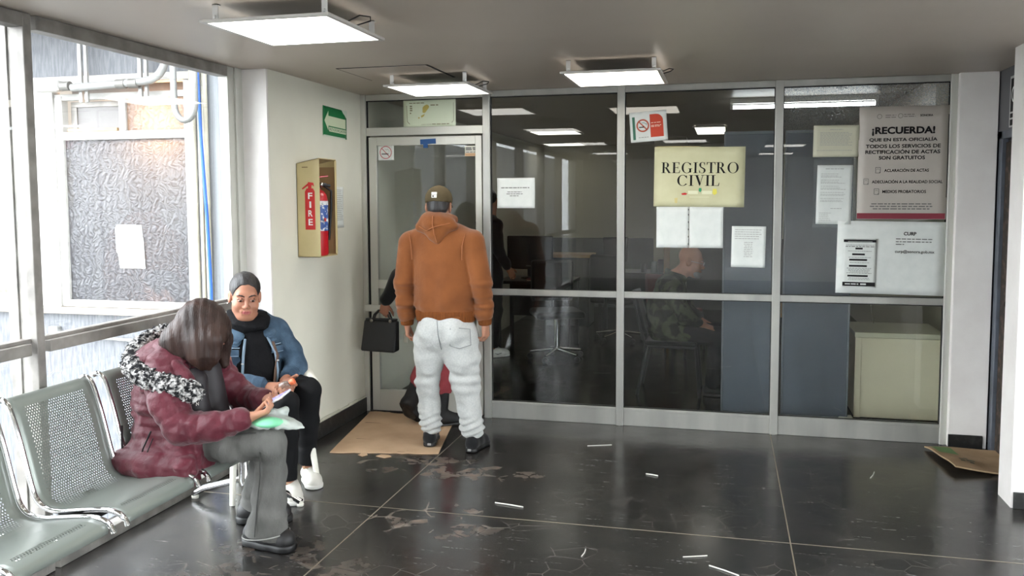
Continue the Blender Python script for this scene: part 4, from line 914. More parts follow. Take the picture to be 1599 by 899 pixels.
# RECUERDA poster
t, f3, th = sheet('poster', 'tall grey poster headed RECUERDA with a maroon foot band', 'poster', (1.094, G-.001, 1.818), .534, .722, 'Y', pm('grey_poster', S(186, 179, 170), .55, col2=S(180, 173, 164), nscale=3), tilt=-.004, curl=.003)
cc = Vector((1.094, G-.001, 1.818))
def tx(st, u, v, w, h, m=ink, bold=.028, nm='lettering'): text(st, cc+Vector((u, 0, v)), w, h, f3, m, t, nm, bold, th+.0006)
tx('¡RECUERDA!', .0, .203, .375, .058, bold=.04)
tx('QUE EN ESTA OFICIALÍA', .0, .150, .405, .030)
tx('TODOS LOS SERVICIOS DE', .0, .108, .445, .024)
tx('RECTIFICACIÓN DE ACTAS', -.002, .074, .445, .030)
tx('SON GRATUITOS', -.005, .034, .275, .024)
tx('ACLARACIÓN DE ACTAS', .025, -.045, .265, .024, bold=.02)
tx('ADECUACIÓN A LA REALIDAD SOCIAL', .03, -.118, .42, .024, bold=.02)
tx('MEDIOS PROBATORIOS', .015, -.183, .26, .020, bold=.02)
for (u, v) in ((-.145, -.045), (-.215, -.118), (-.15, -.183)):
    shape2d(stroke2d([(u-.014, v-.018), (u-.014, v+.018), (u+.014, v+.018), (u+.014, v-.018), (u-.014, v-.018)], .003)+stroke2d([(u-.007, v+.004), (u, v+.010), (u+.007, v+.004)], .002)+[rect(u+.008, u+.014, v-.018, v-.012)], cc, f3, ink_g, t, 'page_icon', th)
shape2d(lines2d(-.19, .19, [-.262, -.278, -.294], .007, .12, True, rs=12), cc, f3, ink_g, t, 'small_print', th)
shape2d([rect(-.265, .262, -.358, -.322)], cc, f3, pm('maroon_band', S(128, 44, 58), .6), t, 'foot_band', th)
shape2d(lines2d(-.11, -.03, [.305, .292], .006, .2, rs=2)+lines2d(.0, .07, [.308, .295], .006, .2, rs=4)+ring2d(-.145, .298, .012, .016, 12)+ring2d(-.02, .30, .012, .016, 12), cc, f3, pm('faded_print', S(134, 128, 122), .7), t, 'faded_emblems', th)
tx('SONORA', .135, .300, .075, .014, bold=.03)
# CURP poster with a small notice over it
t, f3, th = sheet('poster', 'white landscape poster headed CURP on the right glass bay', 'poster', (1.037, G-.001, 1.206), .655, .474, 'Y', paper, tilt=-.012, curl=.006)
cc = Vector((1.037, G-.001, 1.206))
tx('CURP', .115, .158, .075, .023, bold=.03)
shape2d(lines2d(.03, .255, [.125, .107], .006, .1, rs=21)+lines2d(.03, .085, [.09], .006, .1, rs=2), cc, f3, ink_g, t, 'small_print', th)
tx('curp@sonora.gob.mx', .145, .040, .235, .025, bold=.012)
t, f3, th = sheet('notice', 'small portrait notice with black bands stuck on the CURP poster', 'paper', (.850, G-.0075, 1.172), .205, .318, 'Y', paper, tilt=-.012, curl=.003)
cc = Vector((.850, G-.0075, 1.172))
shape2d([rect(-.10, .098, .135, .152), rect(-.10, .10, -.152, -.126)]+[rect(u-w/2, u+w/2, v-.006, v+.006) for u, v, w in ((-.005, .094, .045), (-.007, .056, .078), (-.008, .02, .11), (-.008, -.02, .11), (-.008, -.085, .125))], cc, f3, ink, t, 'black_bands', th)
shape2d(lines2d(-.085, .085, [.117, .077, .036, .002, -.035, -.043, -.051, -.059, -.067, -.1, -.109], .003, .35, True, rs=31)+lines2d(-.09, .09, [.107], .005, .05, True, rs=30), cc, f3, ink_g, t, 'print', th)
shape2d(lines2d(-.085, .0, [-.139], .006, .1, rs=1)+[rect(.01, .045, -.143, -.134)]+[rect(-.075, .075, .139, .141)], cc, f3, paper, t, 'white_print', th+.001)
# transom poster, stickers on the door
t, f3, th = sheet('poster', 'white stained landscape poster in the transom above the door', 'poster', (-2.107, G, 2.226), .402, .196, 'Y', pm('greenish_paper', S(218, 228, 204), .6), curl=.002)
cc = Vector((-2.107, G, 2.226)); och = pm('ochre_blot', S(190, 176, 96), .7); olv = pm('olive_print', S(140, 140, 108), .7)
shape2d([[(-.03+.022*math.cos(a)*(1+.2*math.sin(3*a))+.012*math.sin(a), .03+.03*math.sin(a)) for a in [i*PI/8 for i in range(16)]], [(-.065, -.02), (-.045, -.012), (-.035, -.005), (-.04, -.022), (-.06, -.034)], rect(-.085, -.075, -.04, -.03)], cc, f3, och, t, 'map_blot', th)
shape2d(lines2d(-.155, -.03, [.072], .006, .1, rs=3)+lines2d(.01, .07, [.055], .008, .1, rs=3)+lines2d(.02, .17, [-.082], .006, .2, rs=5)+lines2d(-.06, .02, [-.083], .003, .05, rs=4)+lines2d(-.15, -.13, [.05, .035, .02, .0], .01, .5, rs=8)+stroke2d([(-.175, .055), (-.17, -.06), (-.15, -.08)], .004)+stroke2d([(.185, .07), (.185, -.06), (.17, -.075)], .003), cc, f3, olv, t, 'faded_print', th)
t, f3, th = sheet('no_smoking_sticker', 'small square no smoking sticker in the top left of the door glass', 'sticker', (-2.445, YP-.0075, 1.942), .128, .112, 'Y', paper, curl=.001)
cc = Vector((-2.445, YP-.0075, 1.942))
shape2d(ring2d(0, .002, .042, .047)+[[(-.034, .032), (-.031, .036), (.033, -.03), (.030, -.034)]], cc, f3, pm('crimson_print', S(176, 50, 66), .6), t, 'prohibition_ring', th)
shape2d([rect(-.032, .022, -.012, -.006)], cc, f3, ink, t, 'cigarette', th+.0006)
shape2d(stroke2d([(-.005, .025), (.01, .02), (.015, .028), (.028, .015), (.026, .002)], .003), cc, f3, ink_l, t, 'smoke', th+.0006)
t, f3, th = sheet('door_sticker', 'small grey and tan sticker in the top right of the door glass', 'sticker', (-1.79, YP+.008, 1.945), .1, .075, 'Y', pm('pale_sticker', S(196, 196, 184), .6), curl=.001)
cc = Vector((-1.79, YP+.008, 1.945))
shape2d([rect(-.048, .048, -.037, -.015)], cc, f3, pm('tan_print', S(180, 146, 110), .6), t, 'tan_band', th)
shape2d(lines2d(-.042, .042, [.022, .01], .010, .1, rs=3)+lines2d(-.042, .042, [-.008], .006, .1, rs=3), cc, f3, ink_g, t, 'print', th)
# extinguisher pictogram on the right door head
t, f3, th = sheet('pictogram_sign', 'black and white extinguisher pictogram on the grey door head', 'sign', (1.631, 5.66, 2.16), .16, .30, 'X-', pm('sign_white', S(200, 200, 198), .5), curl=.0)
cc = Vector((1.631, 5.66, 2.16))
shape2d([rect(-.065, .065, -.06, .135), rect(-.065, .065, -.095, -.07), rect(-.065, .065, -.14, -.105)], cc, f3, ink, t, 'black_fields', th)
shape2d(ring2d(0, .04, .036, .048), cc, f3, paper, t, 'ring', th+.0008)
shape2d([rect(-.012, .012, .005, .065), rect(-.006, .006, .065, .078)], cc, f3, paper, t, 'extinguisher_symbol', th+.0008)
# ---------------------------------------------------------------- figure modelling: smooth-blended volumes meshed by surface nets
V3 = lambda *a: np.array(a, dtype=np.float64)
def nrm(v): v = np.asarray(v, float); return v/np.linalg.norm(v)
class Vol:
    def __init__(s, lo, hi, h):
        s.h = h; s.lo = np.array(lo, float); n = np.ceil((np.array(hi)-s.lo)/h).astype(int)+1
        s.ax = [(s.lo[i]+h*np.arange(n[i])).astype(np.float32) for i in range(3)]; s.D = np.full(n, 1., np.float32)
    def sub(s, lo, hi):
        sl = []
        for i in range(3):
            a = max(0, int((lo[i]-s.lo[i])/s.h)); b = min(s.D.shape[i], int((hi[i]-s.lo[i])/s.h)+2); sl.append(slice(a, max(a, b)))
        return tuple(sl), s.ax[0][sl[0]][:, None, None], s.ax[1][sl[1]][None, :, None], s.ax[2][sl[2]][None, None, :]
    def put(s, sl, d, k, cut):
        D = s.D[sl]
        if cut:
            h = np.clip(.5-.5*(D+d)/k, 0, 1); s.D[sl] = D*(1-h)-d*h+k*h*(1-h)
        else:
            h = np.clip(.5+.5*(D-d)/k, 0, 1); s.D[sl] = D*(1-h)+d*h-k*h*(1-h)
    def cap(s, a, b, ra, rb=None, k=.02, flat=None, quilt=None, cut=False):
        """tapered capsule; flat=(axis, s) squashes it along an axis; quilt=(pitch, depth[, phase]) puffs it into rolls along its length"""
        rb = ra if rb is None else rb; a = np.array(a, float); b = np.array(b, float); m = max(ra, rb)*(1.0 if not flat or flat[1] <= 1 else flat[1])+k+3*s.h+(quilt[1] if quilt else 0)
        sl, X, Y, Z = s.sub(np.minimum(a, b)-m, np.maximum(a, b)+m)
        if s.D[sl].size == 0: return
        px, py, pz = X-a[0], Y-a[1], Z-a[2]; ba = b-a; L2 = max(ba@ba, 1e-9)
        t = np.clip((px*ba[0]+py*ba[1]+pz*ba[2])/L2, 0, 1)
        qx, qy, qz = px-t*ba[0], py-t*ba[1], pz-t*ba[2]; sc = 1.
        if flat:
            n = nrm(flat[0]); f = qx*n[0]+qy*n[1]+qz*n[2]; e = f*(1/flat[1]-1); qx, qy, qz = qx+e*n[0], qy+e*n[1], qz+e*n[2]; sc = min(1., flat[1])**.5
        r = ra+(rb-ra)*t
        if quilt: r = r+quilt[1]*(np.abs(np.sin(PI*(t*math.sqrt(L2)+(quilt[2] if len(quilt) > 2 else 0))/quilt[0]))**.6-.6)
        s.put(sl, (np.sqrt(qx*qx+qy*qy+qz*qz)-r)*sc, k, cut)
    def ell(s, c, r, fr=None, k=.02, cut=False):
        """ellipsoid; fr = three axes"""
        c = np.array(c, float); r = np.array(r, float); m = r.max()+k+3*s.h
        sl, X, Y, Z = s.sub(c-m, c+m)
        if s.D[sl].size == 0: return
        A = np.eye(3) if fr is None else np.array([nrm(v) for v in fr])
        p = [A[i][0]*(X-c[0])+A[i][1]*(Y-c[1])+A[i][2]*(Z-c[2]) for i in range(3)]
        k0 = np.sqrt(sum((p[i]/r[i])**2 for i in range(3))); k1 = np.sqrt(sum((p[i]/r[i]**2)**2 for i in range(3)))
        s.put(sl, k0*(k0-1)/np.maximum(k1, 1e-6), k, cut)
    def path(s, pts, rs, k=.02, **kw):
        for i in range(len(pts)-1): s.cap(pts[i], pts[i+1], rs[i], rs[i+1], k, **kw)
    def plane(s, p, n, k=.004):
        """cut away everything on the side the normal points to"""
        n = nrm(n); X, Y, Z = s.ax[0][:, None, None], s.ax[1][None, :, None], s.ax[2][None, None, :]
        s.put((slice(None),)*3, -((X-p[0])*n[0]+(Y-p[1])*n[1]+(Z-p[2])*n[2]), k, True)
    def warp(s, fn, band=.03):
        I = np.nonzero(np.abs(s.D) < band); P = np.stack([s.ax[i][I[i]] for i in range(3)], 1); s.D[I] += fn(P).astype(np.float32)
    def mesh(s, name, mat, parent, smooth=1, loc=None):
        D = s.D; ins = D < 0; nx, ny, nz = D.shape
        cnt = np.zeros((nx-1, ny-1, nz-1), np.uint8)
        offs = [(i, j, k) for i in (0, 1) for j in (0, 1) for k in (0, 1)]
        for i, j, k in offs: cnt += ins[i:nx-1+i, j:ny-1+j, k:nz-1+k]
        C = np.argwhere((cnt > 0) & (cnt < 8)); ids = np.full(cnt.shape, -1, np.int32); ids[tuple(C.T)] = np.arange(len(C))
        cv = {o: D[C[:, 0]+o[0], C[:, 1]+o[1], C[:, 2]+o[2]] for o in offs}
        acc = np.zeros((len(C), 3)); num = np.zeros(len(C))
        for o in offs:
            for a in range(3):
                if o[a]: continue
                o2 = tuple(o[q]+(q == a) for q in range(3)); d0, d1 = cv[o], cv[o2]; x = (d0 < 0) != (d1 < 0)
                t = np.where(x, d0/np.where(x, d0-d1, 1), 0)
                p = np.tile(np.array(o, float), (len(C), 1)); p[:, a] += t; acc[x] += p[x]; num[x] += 1
        P = s.lo+s.h*(C+acc/num[:, None]); F = []
        for a in range(3):
            b, c = (a+1) % 3, (a+2) % 3
            A = [slice(None)]*3; A[a] = slice(0, -1); B = [slice(None)]*3; B[a] = slice(1, None)
            x = ins[tuple(A)] != ins[tuple(B)]; E = np.argwhere(x)
            E = E[(E[:, b] > 0) & (E[:, c] > 0) & (E[:, b] < D.shape[b]-1) & (E[:, c] < D.shape[c]-1)]
            def cid(db, dc): q = E.copy(); q[:, b] -= db; q[:, c] -= dc; return ids[tuple(q.T)]
            f = np.stack([cid(1, 1), cid(0, 1), cid(0, 0), cid(1, 0)], 1)
            fl = ins[tuple(E.T)]; f[~fl] = f[~fl][:, ::-1]; F.append(f)
        F = np.concatenate(F); F = F[(F >= 0).all(1)]
        for _ in range(smooth):
            S_ = np.zeros_like(P); N_ = np.zeros(len(P))
            for q in range(4): 
                np.add.at(S_, F[:, q], P[F[:, (q+1) % 4]]); np.add.at(N_, F[:, q], 1)
            P = P*.4+.6*S_/np.maximum(N_, 1)[:, None]
        me = bpy.data.meshes.new(name); me.vertices.add(len(P)); me.vertices.foreach_set('co', P.ravel())
        me.loops.add(len(F)*4); me.loops.foreach_set('vertex_index', F.ravel().astype(np.int32)); me.polygons.add(len(F))
        me.polygons.foreach_set('loop_start', np.arange(0, len(F)*4, 4, dtype=np.int32)); me.update(calc_edges=True); me.validate()
        return link(name, me, mat, parent, smooth=True, loc=loc)
def folds(seed, A, freq, stretch=(1, 1, 1), sharp=1., n=5):
    rs = np.random.RandomState(seed); freq = freq*2.6; K = [nrm(rs.randn(3))*freq*(.6+.9*rs.rand()) for _ in range(n)]; Q = [nrm(rs.randn(3))*freq*.5 for _ in range(n)]; ph = rs.rand(n, 2)*6.28; st = np.array(stretch)
    def f(P):
        p = P*st; o = 0
        for i in range(n): o = o+np.sin(p@K[i]+ph[i, 0]+1.6*np.sin(p@Q[i]+ph[i, 1]))
        o = o/n**.5
        if sharp != 1.: o = np.sign(o)*np.abs(o)**sharp
        return A*o
    return f
def near(c, r): return lambda P: np.exp(-((P-np.array(c))**2).sum(1)/(r*r))
def hand(v, Wr, d, pn, t, curl, sc=1., spread=.0, thumb=(.55, .65, .3), tcurl=.35, k=.004):
    """wrist, finger direction, palm normal, thumb side; curl = bend of each finger in radians per joint. Five fingers of unequal length, the thumb from the side of the palm"""
    Wr = np.array(Wr, float); d = nrm(d); pn = nrm(np.array(pn)-d*np.dot(pn, d)); t = nrm(np.array(t)-d*np.dot(t, d)-pn*np.dot(t, pn))
    offs = (.030, .0105, -.0095, -.0285); ln = (.070, .079, .073, .056); rr = (.0088, .0092, .0088, .0076); up = (.086, .090, .085, .077)
    v.cap(Wr-d*.03*sc, Wr+d*.03*sc, .024*sc, .026*sc, .012, flat=(pn, .72))
    tips = []
    for i in range(4):
        kn = Wr+(d*up[i]+t*offs[i])*sc
        v.cap(Wr+(d*.012+t*offs[i]*.55)*sc, kn, .0155*sc, .0118*sc, .010)
        p = kn; dd = d+t*spread*offs[i]*20; dd = nrm(dd); a = 0
        for j, q in enumerate((.46, .30, .24)):
            a += curl[i]*(1, 1.1, .7)[j]; v_ = nrm(dd*math.cos(a)+pn*math.sin(a)); e = p+v_*ln[i]*q*sc
            v.cap(p, e, rr[i]*sc*(1.04, .97, .9)[j], rr[i]*sc*(.97, .9, .78)[j], k); p = e
        tips.append((p, v_))
    p = Wr+(d*.022+t*.020)*sc; dd = nrm(d*thumb[0]+t*thumb[1]+pn*thumb[2])
    for j, (l, r0, r1) in enumerate(((.044, .0155, .0118), (.033, .0108, .0102), (.027, .0100, .0082))):
        e = p+dd*l*sc; v.cap(p, e, r0*sc, r1*sc, .008 if j == 0 else k); p = e; dd = nrm(dd+(d*.8+pn*.3-t*.6)*tcurl)
    return tips
def axes(f, up=(0, 0, 1)):
    f = nrm(f); r = nrm(np.cross(f, up)); u = np.cross(r, f); return f, r, u
def head(v, o, f, r, u, sc=1., female=False, bald=False):
    o = np.array(o, float); w = lambda a, b, c: o+(f*a+r*b+u*c)*sc
    fr = (r, f, u); q = .95 if female else 1.
    v.ell(w(-.014, 0, .036), np.array((.074, .094, .086))*sc, fr, .01)
    v.ell(w(.022, 0, -.042), np.array((.061*q, .069, .083))*sc, fr, .035)
    v.ell(w(.060, 0, -.100), np.array((.030*q, .026, .022))*sc, fr, .035)
    for s_ in (-1, 1):
        v.ell(w(.046, s_*.040, -.040), np.array((.026, .036, .028))*sc*(1.12 if female else 1.), fr, .025)
        v.cap(w(.020, s_*(.048 if female else .055), -.072), w(.055, s_*.025, -.100), (.015 if female else .020)*sc, (.016 if female else .020)*sc, .03)
    v.cap(w(.079-.004*female, -.034, .022), w(.079-.004*female, .034, .022), .013*sc, .013*sc, .022)
    for s_ in (-1, 1): v.ell(w(.102, s_*.032, -.001), np.array((.019, .018, .0115))*sc, fr, .014, cut=True)
    v.cap(w(.088, 0, .012), w(.108, 0, -.030), .0075*sc, .0105*sc, .014)
    v.ell(w(.108, 0, -.036), np.array((.012, .011, .010))*sc, fr, .008)
    for s_ in (-1, 1): v.ell(w(.097, s_*.0125, -.040), np.array((.0075, .010, .0075))*sc, fr, .007)
    v.cap(w(.088, -.021, -.064), w(.088, .021, -.064), .0085*sc, .0085*sc, .012)
    v.cap(w(.086, -.017, -.075), w(.086, .017, -.075), .0088*sc, .0088*sc, .010)
    v.cap(w(.093, -.020, -.0695), w(.093, .020, -.0695), .0032*sc, .0032*sc, .005, cut=True)
    for s_ in (-1, 1):
        v.ell(w(.078, s_*.032, -.001), np.array((.0165, .015, .0125))*sc, fr, .004)     # lids and eyeball bulge
        v.path([w(.086, s_*.016, .003), w(.0935, s_*.030, .0062), w(.084, s_*.048, .001)], [.0035*sc, .0052*sc, .0035*sc], .004)
        v.ell(w(-.012, s_*.079, -.008), np.array((.0105, .021, .034))*sc, (nrm(r+f*.25*s_), nrm(f-r*.25*s_), u), .008)
        v.ell(w(-.006, s_*.088, -.004), np.array((.006, .011, .019))*sc, fr, .006, cut=True)
    return w
def face_parts(w, f, r, u, par, sc, iris, brow, lip, white, lid=.5, female=False):
    """eyes, brows and lips as small parts of the figure"""
    for s_ in (-1, 1):
        c = w(.0845, s_*.032, -.003); fr = (r, f, u)
        e = Vol(c-.03, c+.03, .0012); e.ell(c, np.array((.0140, .0098, .0060))*sc, fr, .002); e.mesh('eye', white, par, 0)
        c = w(.0908, s_*.032-.001, -.0040); e = Vol(c-.02, c+.02, .0010); e.ell(c, np.array((.0072, .0046, .0062))*sc, fr, .002); e.mesh('iris', iris, par, 0)
        e = Vol(w(.085, s_*.032, 0)-.04, w(.085, s_*.032, 0)+.04, .0013)
        e.path([w(.087, s_*.016, .0055), w(.094, s_*.027, .0075), w(.091, s_*.040, .0060), w(.083, s_*.050, .0005)], [.0016*sc, .0024*sc, .0024*sc, .0014*sc], .002); e.mesh('eyelash', brow, par, 0)
        e = Vol(w(.085, s_*.032, .02)-.05, w(.085, s_*.032, .02)+.05, .0015)
        e.path([w(.093, s_*.013, .0175), w(.0925, s_*.026, .0235), w(.087, s_*.040, .0255), w(.077, s_*.053, .0185)], [.0030*sc, .0034*sc, .0029*sc, .0014*sc], .003); e.mesh('eyebrow', brow, par, 0)
    e = Vol(w(.09, 0, -.07)-.05, w(.09, 0, -.07)+.05, .0013)
    for s_ in (-1, 1):
        e.path([w(.0975, 0, -.0655), w(.0968, s_*.010, -.0645), w(.0925, s_*.025, -.0690)], [.0036*sc, .0038*sc, .0018*sc], .003)
        e.path([w(.0955, 0, -.0752), w(.0945, s_*.010, -.0748), w(.0915, s_*.024, -.0702)], [.0044*sc, .0042*sc, .0018*sc], .003)
    e.path([w(.0985, -.024, -.0698), w(.1020, 0, -.0702), w(.0985, .024, -.0698)], [.0014, .0014, .0014], .002, cut=True)
    e.mesh('lips', lip, par, 0)
def skin_mat(name, c, c2, rough=.5):
    m = pm(name, c, rough, spec=.4, col2=c2, nscale=9, bump=.05, bscale=160)
    b = m.node_tree.nodes['Principled BSDF']; b.inputs['Subsurface Weight'].default_value = .08; b.inputs['Subsurface Radius'].default_value = (.02, .008, .004); return m
skin_a = skin_mat('tan_skin', S(168, 118, 94), S(156, 106, 84)); skin_b = skin_mat('light_tan_skin', S(180, 132, 108), S(166, 118, 94))
hair_bl = pm('black_hair', S(24, 22, 22), .48, spec=.45, col2=S(42, 38, 37), nscale=30, stretch=(1, 1, .15), bump=.5, bscale=60)
eye_w = pm('eye_white', S(176, 166, 158), .3); iris_m = pm('dark_iris', S(30, 20, 16), .2); brow_m = pm('dark_brow', S(36, 26, 24), .8); lip_m = pm('lips', S(158, 84, 82), .45)
def sneaker(name, heel, toe, upm, solem, par, w=.043, hgt=.075, z0=0., tilt=None):
    """a shoe from heel to toe on the floor with upper, sole and (by the caller) laces; upper and sole are parts"""
    h = np.array(heel, float); t = np.array(toe, float); d = nrm(t-h); L = np.linalg.norm(t-h); up = V3(0, 0, 1); sd = np.cross(d, up)
    if tilt is not None: up = nrm(tilt); sd = np.cross(d, up)
    P = lambda a, b, c: h+d*a+sd*b+up*c
    lo = np.minimum(h, t)-.1; hi = np.maximum(h, t)+.16
    v = Vol(lo, hi, .004)
    v.path([P(.035, 0, .045), P(L*.45, 0, .045), P(L*.72, .004, .036), P(L-.042, .004, .030)], [w*.86, w*.84, w*.98, w*.86], .03, flat=(up, .95))
    v.path([P(.04, 0, .06), P(L*.40, 0, .062), P(L*.62, 0, .05)], [w*.80, w*.74, w*.62], .03)
    v.cap(P(.045, 0, .06), P(.055, 0, hgt+.018), w*.80, w*.78, .02)
    v.ell(P(.06, 0, hgt+.035), (.032, .032, .022), None, .01, cut=True)
    v.plane(P(0, 0, .016), -up)
    up_o = v.mesh(name+'_upper' if False else 'shoe', upm, par)
    v = Vol(lo, hi, .004)
    v.path([P(.04, 0, .015), P(L*.45, 0, .015), P(L*.72, .004, .015), P(L-.046, .004, .018)], [w*.98, w*.92, w*1.08, w*.98], .03, flat=(up, .9))
    v.plane(P(0, 0, .0265), up); v.plane(P(0, 0, .001), -up)
    s_ = v.mesh('sole', solem, up_o); 
    return up_o, P, L
def laces(par, P, L, w, m):
    mb = MB()
    for i in range(5):
        a = L*(.44+.055*i); z = .094-.009*i-.004*(i > 2); mb.tube([P(a, -w*.52, z-.013), P(a+.006, 0, z+.004), P(a+.002, w*.52, z-.013)], .0032, 6)
    mb.tube([P(L*.42, 0, .1), P(L*.40, .03, .115), P(L*.46, .045, .1), P(L*.5, .02, .095)], .0026, 6)
    mb.build('laces', m, par)

# ================================================================ standing man in the brown hoodie
hood_m = pm('brown_hoodie_cotton', S(128, 75, 36), .85, spec=.2, col2=S(114, 65, 30), nscale=6, bump=.25, bscale=45, sheen=.25)
rib_m = pm('brown_rib_knit', S(116, 67, 32), .9, spec=.15, col2=S(100, 56, 26), nscale=120, stretch=(1, 1, .05), bump=.5, bscale=120)
jog_m = pm('heather_grey_sweatpants', S(184, 185, 182), .9, spec=.15, col2=S(172, 174, 172), nscale=110, bump=.25, bscale=60, sheen=.2)
cap_m = pm('olive_cap', S(92, 80, 58), .85, spec=.2, col2=S(80, 70, 50), nscale=10, bump=.2, bscale=120)
man = thing('person', 'person standing with back turned in brown hoodie, olive cap and grey sweatpants', 'person', (-1.72, 5.2, 0))
f, r, u = axes((-.10, 1, -.12)); o = V3(-1.768, 5.195, 1.553)
v = Vol((-2.16, 4.98, .04), (-1.34, 5.5, 1.72), .005)
w = head(v, o, f, r, u, .96); v.cap(w(-.02, 0, -.06), (-1.762, 5.19, 1.42), .056, .062, .03)
v.path([(-1.76, 5.19, 1.42), (-1.75, 5.19, 1.2), (-1.73, 5.2, .85)], [.07, .08, .08], .05)
for s_ in (-1, 1):
    sh = (-1.755+s_*.19, 5.19, 1.33); el = (-2.0, 5.18, 1.05) if s_ < 0 else (-1.487, 5.18, 1.06); wr = (-2.0, 5.215, .80) if s_ < 0 else (-1.475, 5.215, .815)
    v.path([(-1.755, 5.19, 1.36), sh, el, wr], [.06, .05, .04, .027], .03)
    hp = (-1.81, 5.2, .8) if s_ < 0 else (-1.64, 5.2, .8); kn = (-1.86, 5.2, .45) if s_ < 0 else (-1.60, 5.2, .45); an = (-1.84, 5.215, .09) if s_ < 0 else (-1.553, 5.18, .09)
    v.path([hp, kn, an], [.08, .05, .035], .03)
    hand(v, wr, (0.02*s_, .12, -1), (-s_, .25, 0), (-.25*s_, 1, .1), (.55, .62, .68, .72), .98, thumb=(.75, .5, .25))
v.mesh('body', skin_b, man)
# hair under the cap
v = Vol(o-.14, o+.16, .004); wv = lambda a, b, c: o+(f*a+r*b+u*c)*.96
v.ell(wv(-.016, 0, .028), (.0745, .0945, .086), (r, f, u), .01); v.ell(wv(-.05, 0, -.025), (.060, .055, .045), (r, f, u), .02)
v.ell(wv(.08, 0, -.05), (.095, .095, .10), (r, f, u), .01, cut=True); v.plane(wv(0, 0, -.055), -u+f*.2)
v.mesh('hair', hair_bl, man)
v = Vol(o-.16, o+.24, .004)
v.ell(wv(-.008, 0, .045), (.086, .108, .088), (r, f, u), .01); v.plane(wv(0, 0, .004), -u-f*.12); v.ell(wv(-.008, 0, .015), (.080, .101, .080), (r, f, u), .004, cut=True)
cp_o = v.mesh('cap', cap_m, man)
v = Vol(wv(.14, 0, .04)-.14, wv(.14, 0, .04)+.14, .004); v.cap(wv(.07, 0, .028), wv(.15, 0, .012), .070, .062, .02, flat=(u, .06)); v.mesh('visor', cap_m, cp_o)
MB().lathe([(0, .006), (.007, .005), (.008, 0)], wv(-.01, 0, .135), 12).build('top_button', cap_m, cp_o)
mb = MB()
for k in range(6):
    a = k*PI/3+.52; mb.tube([wv(-.008+.1065*math.cos(a)*math.cos(b), .0865*math.sin(a)*math.cos(b), .046+.088*math.sin(b)) for b in [j*PI/2/9 for j in range(10)]], .0013, 5)
mb.build('seams', pm('cap_stitch', S(70, 60, 44), .9), cp_o)
bp = wv(-.120, -.006, .062); MB().box(bp[0]-.017, bp[0]+.017, bp[1]-.003, bp[1]+.012, bp[2]-.018, bp[2]+.018, .002).build('patch', pm('white_embroidery', S(226, 222, 214), .7), cp_o)
MB().box(bp[0]-.010, bp[0]-.001, bp[1]-.0045, bp[1]+.0, bp[2]-.013, bp[2]-.003).box(bp[0]-.017, bp[0]+.017, bp[1]-.004, bp[1], bp[2]+.0005, bp[2]+.002).build('patch_mark', pm('patch_dark', S(60, 52, 44), .8), cp_o)
# hoodie
v = Vol((-2.16, 4.96, .78), (-1.34, 5.42, 1.60), .0055)
fy = ((0, 1, 0), .66)
v.path([(-1.733, 5.20, .90), (-1.735, 5.20, 1.05), (-1.75, 5.20, 1.24)], [.196, .192, .205], .05, flat=fy)
v.path([(-1.952, 5.19, 1.315), (-1.76, 5.20, 1.375), (-1.56, 5.19, 1.33)], [.082, .09, .082], .05)
v.cap((-1.76, 5.20, 1.36), (-1.765, 5.20, 1.44), .115, .075, .04)
v.path([(-1.96, 5.19, 1.315), (-2.0, 5.175, 1.06), (-1.998, 5.205, .86)], [.080, .068, .057], .010)
v.path([(-1.548, 5.19, 1.33), (-1.487, 5.175, 1.07), (-1.476, 5.205, .875)], [.080, .068, .057], .010)
def hf(P):
    e1 = near((-2.0, 5.17, .98), .12)(P)+near((-1.48, 5.17, .98), .12)(P); hm = np.exp(-((P[:, 2]-.93)/.07)**2)
    tor = np.exp(-((P[:, 0]+1.74)/.2)**2)*np.clip((1.32-P[:, 2])/.3, 0, 1)
    return folds(3, .0055, 14, (1, 1, .30))(P)*(.35+.8*tor)+e1*folds(5, .007, 22, (.5, .5, 1.8))(P)+hm*folds(8, .006, 22, (.8, .8, 1.2))(P)
v.warp(hf)
hd = v.mesh('hoodie', hood_m, man)
v = Vol((-1.95, 4.96, 1.26), (-1.55, 5.42, 1.60), .0045)
for i in range(16):
    a0, a1 = 2*PI*i/16, 2*PI*(i+1)/16
    g = lambda a: (-1.765+.088*math.sin(a), 5.195+.082*math.cos(a), 1.465+.026*-math.cos(a))
    v.cap(g(a0), g(a1), .026, .026, .02)
v.ell((-1.765, 5.115, 1.455), (.118, .062, .058), None, .03)
v.path([(-1.76, 5.10, 1.43), (-1.748, 5.085, 1.375), (-1.738, 5.085, 1.345)], [.075, .045, .022], .03, flat=((0, 1, 0), .75))
v.cap((-1.87, 5.13, 1.425), (-1.77, 5.09, 1.385), .03, .035, .03); v.cap((-1.66, 5.13, 1.43), (-1.74, 5.09, 1.385), .035, .035, .03)
v.warp(lambda P: folds(12, .004, 20)(P))
v.ell((-1.767, 5.21, 1.50), (.066, .062, .06), None, .012, cut=True)
hh = v.mesh('hood', hood_m, hd)
seam = pm('hood_seam', S(150, 92, 54), .85)
MB().tube([(-1.766, 5.115, 1.522), (-1.762, 5.052, 1.49), (-1.757, 5.032, 1.44), (-1.748, 5.034, 1.39), (-1.74, 5.062, 1.335)], .0035, 6).tube([(-1.86, 5.075, 1.43), (-1.80, 5.04, 1.405), (-1.755, 5.033, 1.425), (-1.70, 5.05, 1.44), (-1.66, 5.085, 1.45)], .003, 6).build('hood_seam', seam, hh)
for s_, x0 in ((-1, -1.935), (1, -1.575)):
    MB().tube([(x0+s_*.006, 5.112, 1.385), (x0-s_*.012, 5.098, 1.31), (x0-s_*.016, 5.10, 1.22)], .003, 6).build('armhole_seam', seam, hd)
